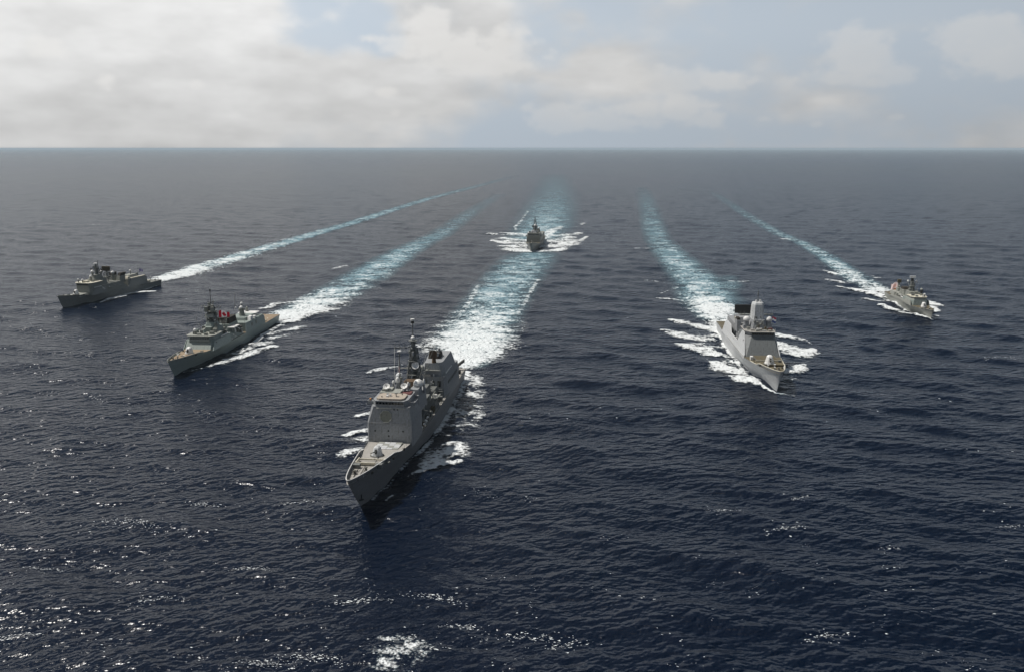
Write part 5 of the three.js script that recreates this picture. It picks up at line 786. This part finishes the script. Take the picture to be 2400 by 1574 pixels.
foamSheet('wake_foam', 'feathered white wake and bow waves around the pale frigate', [1690, 740], [1540, 575], [
  [f, [1690, 772, 14, 1.2], [1690, 742, 26, 1.3], [1668, 718, 32, 1.2], [1652, 696, 32, 0.76], [1638, 672, 28, 0.54], [1615, 640, 27, 0.42], [1588, 612, 24, 0.4], [1560, 588, 24, 0.28], [1538, 566, 22, 0.15]],
  [t, [1690, 745, 30, 0.7], [1668, 705, 46, 1], [1636, 660, 44, 1], [1600, 622, 40, 0.9], [1568, 590, 38, 0.75], [1542, 560, 36, 0.55], [1530, 530, 38, 0.5], [1524, 500, 40, 0.38], [1516, 470, 44, 0.25], [1505, 440, 50, 0.1]],
  [f, [1574, 749, 5, 0.9], [1600, 754, 9, 0.95], [1640, 764, 11, 1.05], [1686, 780, 8, 1]], [f, [1560, 775, 7, 0.85], [1584, 782, 12, 1.0], [1620, 790, 11, 0.95], [1668, 796, 9, 0.75]], [f, [1586, 805, 5, 0.9], [1610, 811, 11, 1.1], [1645, 820, 13, 1.14], [1680, 831, 10, 1.1], [1704, 838, 6, 1]],
  [f, [1630, 778, 16, 0.5], [1672, 792, 18, 0.58]], [f, [1640, 806, 12, 0.5], [1690, 818, 12, 0.62]], [f, [1676, 851, 7, 1], [1698, 861, 12, 1.12], [1730, 870, 10, 1.14], [1744, 876, 6, 1.1]], [f, [1720, 884, 6, 1.05], [1742, 892, 9, 1.15], [1764, 896, 6, 1.12], [1778, 903, 3, 1]], [f, [1700, 845, 9, 0.6], [1730, 858, 8, 0.7]],
  [f, [1684, 782, 3, 1], [1704, 818, 3.2, 1], [1730, 856, 3, 1], [1750, 876, 2.6, 1], [1768, 894, 2, 1], [1792, 908, 1.6, 1], [1818, 919, 1.4, 0.9], [1840, 922, 1, 0.7], [1862, 927, 1, 0.8]],
  [f, [1815, 782, 7, 1], [1845, 790, 11, 1.08], [1882, 797, 5, 0.9]], [f, [1826, 806, 9, 1], [1852, 820, 17, 1.16], [1880, 827, 15, 1.16], [1904, 819, 5, 1]], [f, [1846, 868, 8, 1], [1864, 868, 10, 1.1], [1881, 857, 5, 0.95]], [f, [1830, 840, 12, 0.45], [1850, 850, 10, 0.4]], [f, [1895, 803, 3, 0.8], [1902, 805, 3, 0.7]],
  [f, [1832, 896, 7, 0.42], [1850, 885, 8, 0.35]], [f, [1508, 656, 2.5, 0.8], [1530, 658, 4, 0.95], [1556, 662, 3, 0.8]], [f, [1541, 697, 2.5, 0.8], [1570, 700, 4, 0.95], [1600, 705, 3, 0.8]], [f, [1700, 658, 3, 0.7], [1726, 660, 4, 0.8], [1754, 659, 3, 0.7]], [f, [1488, 583, 3, 0.6], [1535, 584, 5, 0.6]], [f, [1550, 689, 3, 0.4], [1600, 668, 6, 0.35]],
  [t, [1700, 690, 20, 0.4], [1710, 670, 24, 0.35], [1705, 650, 20, 0.2]],
], 0.8, 0.75);
foamSheet('wake_foam', 'diagonal white and turquoise wake behind the maple leaf flag frigate', [656, 745], [1029, 554], [
  [f, [652, 746, 14, 1.3], [690, 734, 26, 1.35], [730, 718, 30, 1.2], [775, 697, 30, 0.78], [820, 672, 30, 0.52], [870, 640, 30, 0.4], [920, 608, 27, 0.3], [965, 582, 24, 0.18]],
  [t, [670, 738, 24, 0.5], [775, 695, 40, 0.9], [850, 652, 42, 1], [920, 606, 40, 0.85], [979, 573, 38, 0.6], [1029, 551, 36, 0.5], [1079, 515, 36, 0.34], [1125, 484, 38, 0.2], [1170, 455, 40, 0.08]],
  [f, [618, 724, 5, 1.1], [640, 716, 6, 1], [680, 708, 5, 0.8]], [f, [660, 757, 5, 1.15], [700, 746, 7, 1.15], [740, 734, 8, 1.1], [765, 726, 5, 1]], [f, [750, 712, 6, 1], [790, 704, 9, 1.05], [820, 698, 6, 0.9]], [f, [785, 630, 4, 0.5], [830, 618, 4, 0.4]],
  [f, [490, 860, 2.4, 1], [514, 854, 3.2, 1.1], [532, 842, 3.6, 1.1], [556, 836, 4, 1.1], [585, 828, 4.6, 1.1], [612, 821, 4.6, 1.1], [638, 811, 4, 1.1]], [f, [560, 826, 5, 0.55], [590, 812, 6, 0.6], [622, 802, 6, 0.6]], [f, [568, 818, 1.6, 0.9], [598, 800, 2, 0.9], [626, 780, 2.6, 0.95], [656, 763, 3, 1]], [f, [630, 784, 4, 0.6], [672, 774, 5, 0.75], [708, 768, 4, 0.75]], [f, [640, 792, 5, 0.4], [690, 780, 6, 0.4]],
  [f, [470, 866, 1.4, 0.8], [452, 870, 1.2, 0.6], [430, 872, 1, 0.6]],
], 0.8, 0.75, 1.5, 1.2);
foamSheet('wake_foam', 'long thin wake streaming away behind the far left frigate', [366, 660], [962, 480], [
  [f, [364, 660, 12, 1.35], [400, 650, 18, 1.35], [441, 639, 20, 1.25], [490, 622, 20, 0.9], [540, 606, 20, 0.78], [590, 592, 20, 0.62], [640, 576, 19, 0.55], [690, 560, 17, 0.46], [760, 541, 15, 0.34], [830, 520, 14, 0.22], [900, 499, 14, 0.12]],
  [t, [380, 655, 22, 0.5], [490, 622, 28, 0.8], [626, 581, 28, 0.95], [727, 551, 28, 0.9], [830, 521, 28, 0.8], [920, 492, 30, 0.68], [1000, 467, 32, 0.54], [1080, 446, 36, 0.38], [1150, 428, 42, 0.22], [1210, 412, 50, 0.08]],
  [f, [520, 612, 5, 1], [570, 600, 7, 0.95], [620, 590, 4, 0.8]], [f, [530, 597, 4, 0.8], [545, 596, 3, 0.6]],
  [f, [236, 707, 1.6, 0.9], [250, 703, 2.4, 1.05], [268, 699, 3, 1.1], [285, 694, 3.4, 1.1], [306, 687, 4, 1.1], [330, 685, 4, 1.1], [360, 682, 3, 1.1]], [f, [290, 690, 1.6, 0.7], [325, 681, 2.4, 0.9], [349, 674, 2.6, 0.95], [366, 669, 2.4, 1]], [f, [215, 713, 1, 0.6], [236, 709, 1.2, 0.7]],
], 0.7, 0.9, 1.8, 1.5);
foamSheet('wake_foam', 'white bow wave and narrowing wake of the small far right warship', [2076, 688], [1834, 555], [
  [f, [2080, 692, 11, 1.1], [2058, 680, 18, 1.05], [2035, 668, 20, 0.9], [2002, 649, 20, 0.76], [1968, 624, 17, 0.6], [1935, 600, 15, 0.46], [1884, 572, 12, 0.3], [1834, 553, 10, 0.22], [1783, 526, 10, 0.1]],
  [t, [2060, 682, 20, 0.5], [2002, 648, 26, 0.8], [1935, 600, 22, 0.85], [1884, 571, 20, 0.6], [1820, 545, 22, 0.45], [1760, 510, 24, 0.32], [1715, 480, 26, 0.2], [1670, 450, 30, 0.08]],
  [f, [1966, 671, 3, 0.9], [2000, 679, 5, 1.1], [2040, 687, 6, 1.1], [2074, 696, 5, 1.1]], [f, [1926, 636, 2.5, 0.8], [1960, 642, 4, 0.8]], [f, [1945, 655, 4, 0.7], [1975, 664, 4, 0.8]], [f, [1826, 560, 3, 0.7], [1858, 561, 3, 0.7]], [f, [2030, 640, 4, 0.4], [2055, 652, 4, 0.5]],
  [f, [2024, 699, 2, 0.9], [2045, 704, 3, 1], [2070, 709, 2.6, 0.95]], [f, [2066, 715, 3, 1], [2084, 722, 4, 1.15], [2112, 728, 3.4, 1.1], [2130, 737, 3, 1.1], [2148, 741, 2.4, 1.1], [2166, 745, 1.8, 1], [2184, 750, 1.4, 0.8]], [f, [2074, 700, 2.4, 0.8], [2100, 714, 2.2, 0.7], [2130, 729, 1.6, 0.6]],
  [f, [2172, 708, 6, 1.15], [2180, 711, 9, 1.2], [2192, 715, 6, 1.15], [2200, 712, 2, 0.8]], [f, [2184, 722, 5, 1.15], [2191, 729, 4, 1.1]], [f, [2187, 740, 4, 1.05], [2196, 743, 3, 1]],
], 1.0, 0.9, 1.6);
foamSheet('wake_foam', 'white bow waves spread wide on both sides of the distant frigate', [1250, 580], [1290, 480], [
  [f, [1190, 584, 16, 1.05], [1215, 586, 30, 1.12], [1238, 588, 20, 1]], [f, [1180, 578, 14, 0.9], [1205, 578, 34, 1.05], [1232, 576, 36, 0.85]], [f, [1154, 564, 7, 1], [1170, 567, 10, 1.05], [1190, 571, 16, 1]], [f, [1180, 546, 14, 1], [1205, 548, 22, 1.05], [1230, 550, 18, 0.95]], [f, [1176, 557, 10, 0.85], [1200, 561, 18, 0.9], [1226, 565, 26, 0.8]], [f, [1146, 548, 8, 0.85], [1160, 549, 8, 0.8]],
  [f, [1262, 590, 12, 1.05], [1285, 588, 18, 1.12], [1310, 585, 15, 1.12], [1324, 582, 8, 1]], [f, [1275, 579, 24, 1], [1300, 577, 38, 1.12], [1328, 572, 28, 1.12], [1344, 566, 12, 0.95]], [f, [1318, 550, 12, 0.95], [1338, 549, 18, 1.08], [1360, 547, 9, 0.9]], [f, [1308, 559, 16, 0.9], [1332, 557, 18, 1], [1346, 557, 10, 0.9]], [f, [1348, 564, 9, 0.85], [1362, 564, 7, 0.8], [1375, 555, 6, 0.7]], [f, [1272, 568, 46, 0.95], [1312, 565, 50, 0.82]], [f, [1222, 568, 50, 0.9], [1190, 560, 36, 0.62]], [f, [1225, 552, 34, 0.8], [1190, 551, 20, 0.6]], [f, [1280, 552, 30, 0.8], [1325, 553, 26, 0.7]],
  [f, [1238, 590, 8, 1], [1252, 591, 6, 0.8], [1264, 591, 8, 1]], [f, [1272, 562, 14, 1], [1284, 547, 16, 0.95], [1300, 538, 15, 0.85], [1318, 531, 10, 0.7]], [f, [1210, 541, 4, 0.5], [1206, 532, 4, 0.7], [1216, 525, 6, 0.55], [1224, 514, 6, 0.6], [1232, 502, 6, 0.5], [1238, 495, 6, 0.5]], [f, [1352, 532, 8, 0.5], [1372, 521, 8, 0.42]],
  [t, [1250, 560, 70, 0.7], [1270, 535, 85, 0.75], [1282, 510, 95, 0.62], [1290, 485, 105, 0.5], [1296, 460, 110, 0.36], [1300, 435, 120, 0.24], [1302, 410, 130, 0.1]], [t, [1248, 596, 26, 0.6], [1250, 606, 30, 0.5]],
  [f, [1262, 500, 50, 0.22], [1280, 480, 60, 0.16]],
], 0.8, 0.75);

foamSheet('spent_foam', 'lacy patch of spent foam at the bottom of the frame', [930, 1500], [930, 1560], [
  [f, [925, 1514, 10, 0.42], [938, 1526, 12, 0.46], [928, 1548, 11, 0.4]], [f, [890, 1496, 2, 0.7], [940, 1500, 3, 0.75], [975, 1520, 3, 0.8], [990, 1535, 2, 0.6]], [f, [895, 1548, 3, 0.8], [912, 1552, 3, 0.8]],
], 0.1, 0.2);
// whitecaps, scraps of foam and painted sun glints on the open water
{
  const N = 512, px = new Uint8Array(N * N * 4), col = FOAM.map(toByte);
  for (let j = 0; j < N; j++) for (let i = 0; i < N; i++) {           // sixteen torn scraps
    const o = (j * N + i) * 4, s = N / 4, cx = (i % s) / s - 0.5, cy = (j % s) / s - 0.5, ti = Math.floor(i / s), tj = Math.floor(j / s);
    const n = lace(i * 0.09 + ti * 37, j * 0.09 + tj * 53), q = Math.hypot(cx * 2.1, cy * 2.6 + 0.5 * (cx * cx * 4 - 0.2)), a = smooth(0.02, 0.28, n - 0.24 - q * 0.6);
    for (let c = 0; c < 3; c++) px[o + c] = col[c]; px[o + 3] = 255 * a * smooth(0.5, 0.4, Math.max(Math.abs(cx), Math.abs(cy)));
  }
  const tex = dataTexture(px, N, N, true), r = rng(404), P = [], UV = [], I = [];
  const cap = (x, z, w, d, turn) => {
    const k = Math.floor(r() * 16), b = P.length / 3, c = Math.cos(turn), s = Math.sin(turn);
    for (let j = 0; j <= 3; j++) for (let i = 0; i <= 5; i++) { const lx = (i / 5 - 0.5) * w, lz = (j / 3 - 0.5) * d, X = x + lx * c - lz * s, Z = z + lx * s + lz * c; P.push(X, seaY(X, Z) + 0.07, Z); UV.push((k % 4 + 0.02 + 0.96 * i / 5) / 4, (Math.floor(k / 4) + 0.02 + 0.96 * j / 3) / 4); }
    for (let j = 0; j < 3; j++) for (let i = 0; i < 5; i++) { const a = b + j * 6 + i; I.push(a, a + 6, a + 1, a + 1, a + 6, a + 7); }
  };
  // where the photograph shows them: pixel, size across (metres), how many scraps
  const spots = [[945, 1510, 9, 16], [985, 1500, 6, 6], [900, 1545, 6, 7], [840, 1412, 5, 10], [912, 1402, 5, 6], [1030, 1404, 5, 9], [1085, 1392, 5, 5], [1070, 1465, 4, 5], [1160, 1355, 4, 5], [1258, 1366, 4, 4], [1240, 1432, 4, 6], [1160, 1485, 5, 9], [1270, 1490, 5, 12], [1345, 1510, 5, 8], [1180, 1555, 4, 5], [1100, 1500, 4, 7], [590, 1332, 4, 9], [270, 1232, 5, 12], [330, 1224, 5, 10], [380, 1236, 4, 6], [95, 1325, 5, 7], [30, 1492, 6, 12], [60, 1486, 5, 6], [360, 1400, 4, 8], [320, 1418, 4, 6], [480, 1540, 5, 10], [690, 1545, 5, 9], [740, 1535, 5, 12], [610, 1550, 4, 8], [560, 1180, 3.5, 5], [750, 1175, 3.5, 5], [230, 1171, 3, 4], [300, 1166, 3, 3], [145, 1562, 4, 7], [275, 1550, 4, 6], [250, 1505, 4, 5], [1876, 1168, 5, 4], [1840, 1237, 6, 6], [1690, 1194, 5, 7], [1710, 1200, 4, 4], [1430, 1264, 4, 4], [2085, 1284, 3.5, 3], [1885, 1276, 3, 4], [2370, 1230, 4, 6], [2105, 1325, 4, 5], [1920, 1485, 4, 7], [1970, 1490, 4, 6], [2200, 1520, 4, 4], [2080, 1460, 4, 5], [1680, 1360, 3.5, 4], [2380, 1330, 3, 3], [1760, 1385, 3.5, 8], [1610, 1555, 4, 6], [2255, 1552, 4, 5], [2330, 1565, 4, 5], [2340, 840, 9, 8], [2365, 838, 7, 5], [1155, 1165, 3.5, 5], [1240, 1170, 3.5, 5], [1120, 1160, 3, 5], [985, 1192, 4, 8], [960, 1160, 3, 8], [2060, 962, 4, 3], [1330, 968, 4, 3], [224, 526, 9, 4], [740, 410, 12, 4], [1122, 550, 8, 4], [2130, 405, 10, 3], [1935, 446, 10, 4], [2110, 478, 10, 3], [1490, 532, 9, 4], [1412, 548, 9, 4], [1322, 671, 7, 5], [921, 788, 6, 4], [830, 950, 5, 4], [250, 795, 4, 3], [440, 700, 4, 3], [1480, 742, 5, 3], [1000, 1120, 3, 3], [860, 1385, 4, 5], [1385, 1380, 4, 3], [1520, 1400, 4, 3]];
  for (const [a, b, size, n] of spots) { const [x, z] = onSea(a, b); for (let i = 0; i < n * 1.6; i++) { const s = (size * 0.1 + 0.15) * (0.5 + 1.6 * r() * r()) * (1 + Math.max(0, -z - 400) / 500); cap(x + (r() + r() - 1) * size * 1.5, z + (r() + r() - 1) * size * 1.1, s, s * (0.35 + 0.4 * r()), WIND * 0.5 + (r() - 0.5) * 0.9); } }
  // the small white scraps stand for sun glints as well as foam
  // a few breaking crests
  for (const [a, b, len, n] of [[1876, 1168, 5, 40], [1843, 1237, 8, 60], [1696, 1196, 6, 36], [2375, 1230, 6, 40], [310, 1226, 14, 80], [25, 1490, 10, 70], [590, 1332, 8, 60], [100, 1325, 7, 50], [2345, 838, 16, 60], [1250, 1490, 12, 70], [1330, 1506, 8, 45], [1030, 1402, 9, 80], [845, 1410, 9, 90], [745, 1536, 12, 100], [620, 1552, 9, 60], [1080, 1466, 7, 50], [2085, 1284, 5, 24], [1935, 1488, 7, 50], [480, 1180, 9, 40], [700, 1178, 9, 40], [370, 1402, 8, 50]]) {
    const [x, z] = onSea(a, b), turn = (r() - 0.5) * 0.7;
    for (let i = 0; i < n; i++) { const u = (r() + r() - 1) * len, v = (r() + r() - 1) * len * 0.16 + 0.02 * u * u, s = 0.25 + 0.8 * r() * r(); cap(x + u * Math.cos(turn) - v * Math.sin(turn), z + u * Math.sin(turn) + v * Math.cos(turn), s * 1.5, s * 0.7, turn + (r() - 0.5) * 0.5); }
  }
  for (let i = 0; i < 2600; i++) {  // tiny foam-coloured scraps, painted for sun sparkle as well as foam
    const z = -150 - 500 * Math.pow(r(), 2.6), x = (r() * 2 - 1) * (60 - z * 0.6), thick = noise2(x / 45 + 9, z / 45 + 4);
    if (thick < 0.56 || seaY(x, z) < 0.15) continue;
    const s = (0.25 + 0.9 * r() * r()) * (1 + -z / 500); cap(x, z, s, s * (0.3 + 0.3 * r()), WIND * 0.5 + (r() - 0.5));
  }
  const g = new THREE.BufferGeometry(); g.setAttribute('position', new THREE.Float32BufferAttribute(P, 3)); g.setAttribute('uv', new THREE.Float32BufferAttribute(UV, 2)); g.setIndex(I); g.computeVertexNormals();
  const m = new THREE.Mesh(g, new THREE.MeshStandardMaterial({ map: tex, transparent: true, roughness: 0.9, side: THREE.DoubleSide }));
  m.name = 'whitecaps_and_painted_glints'; m.userData = { kind: 'stuff', label: 'small scattered whitecaps on the open dark sea, with white scraps painted as sun glints', category: 'whitecaps' };
  scene.add(m);
}

renderer.render(scene, camera);
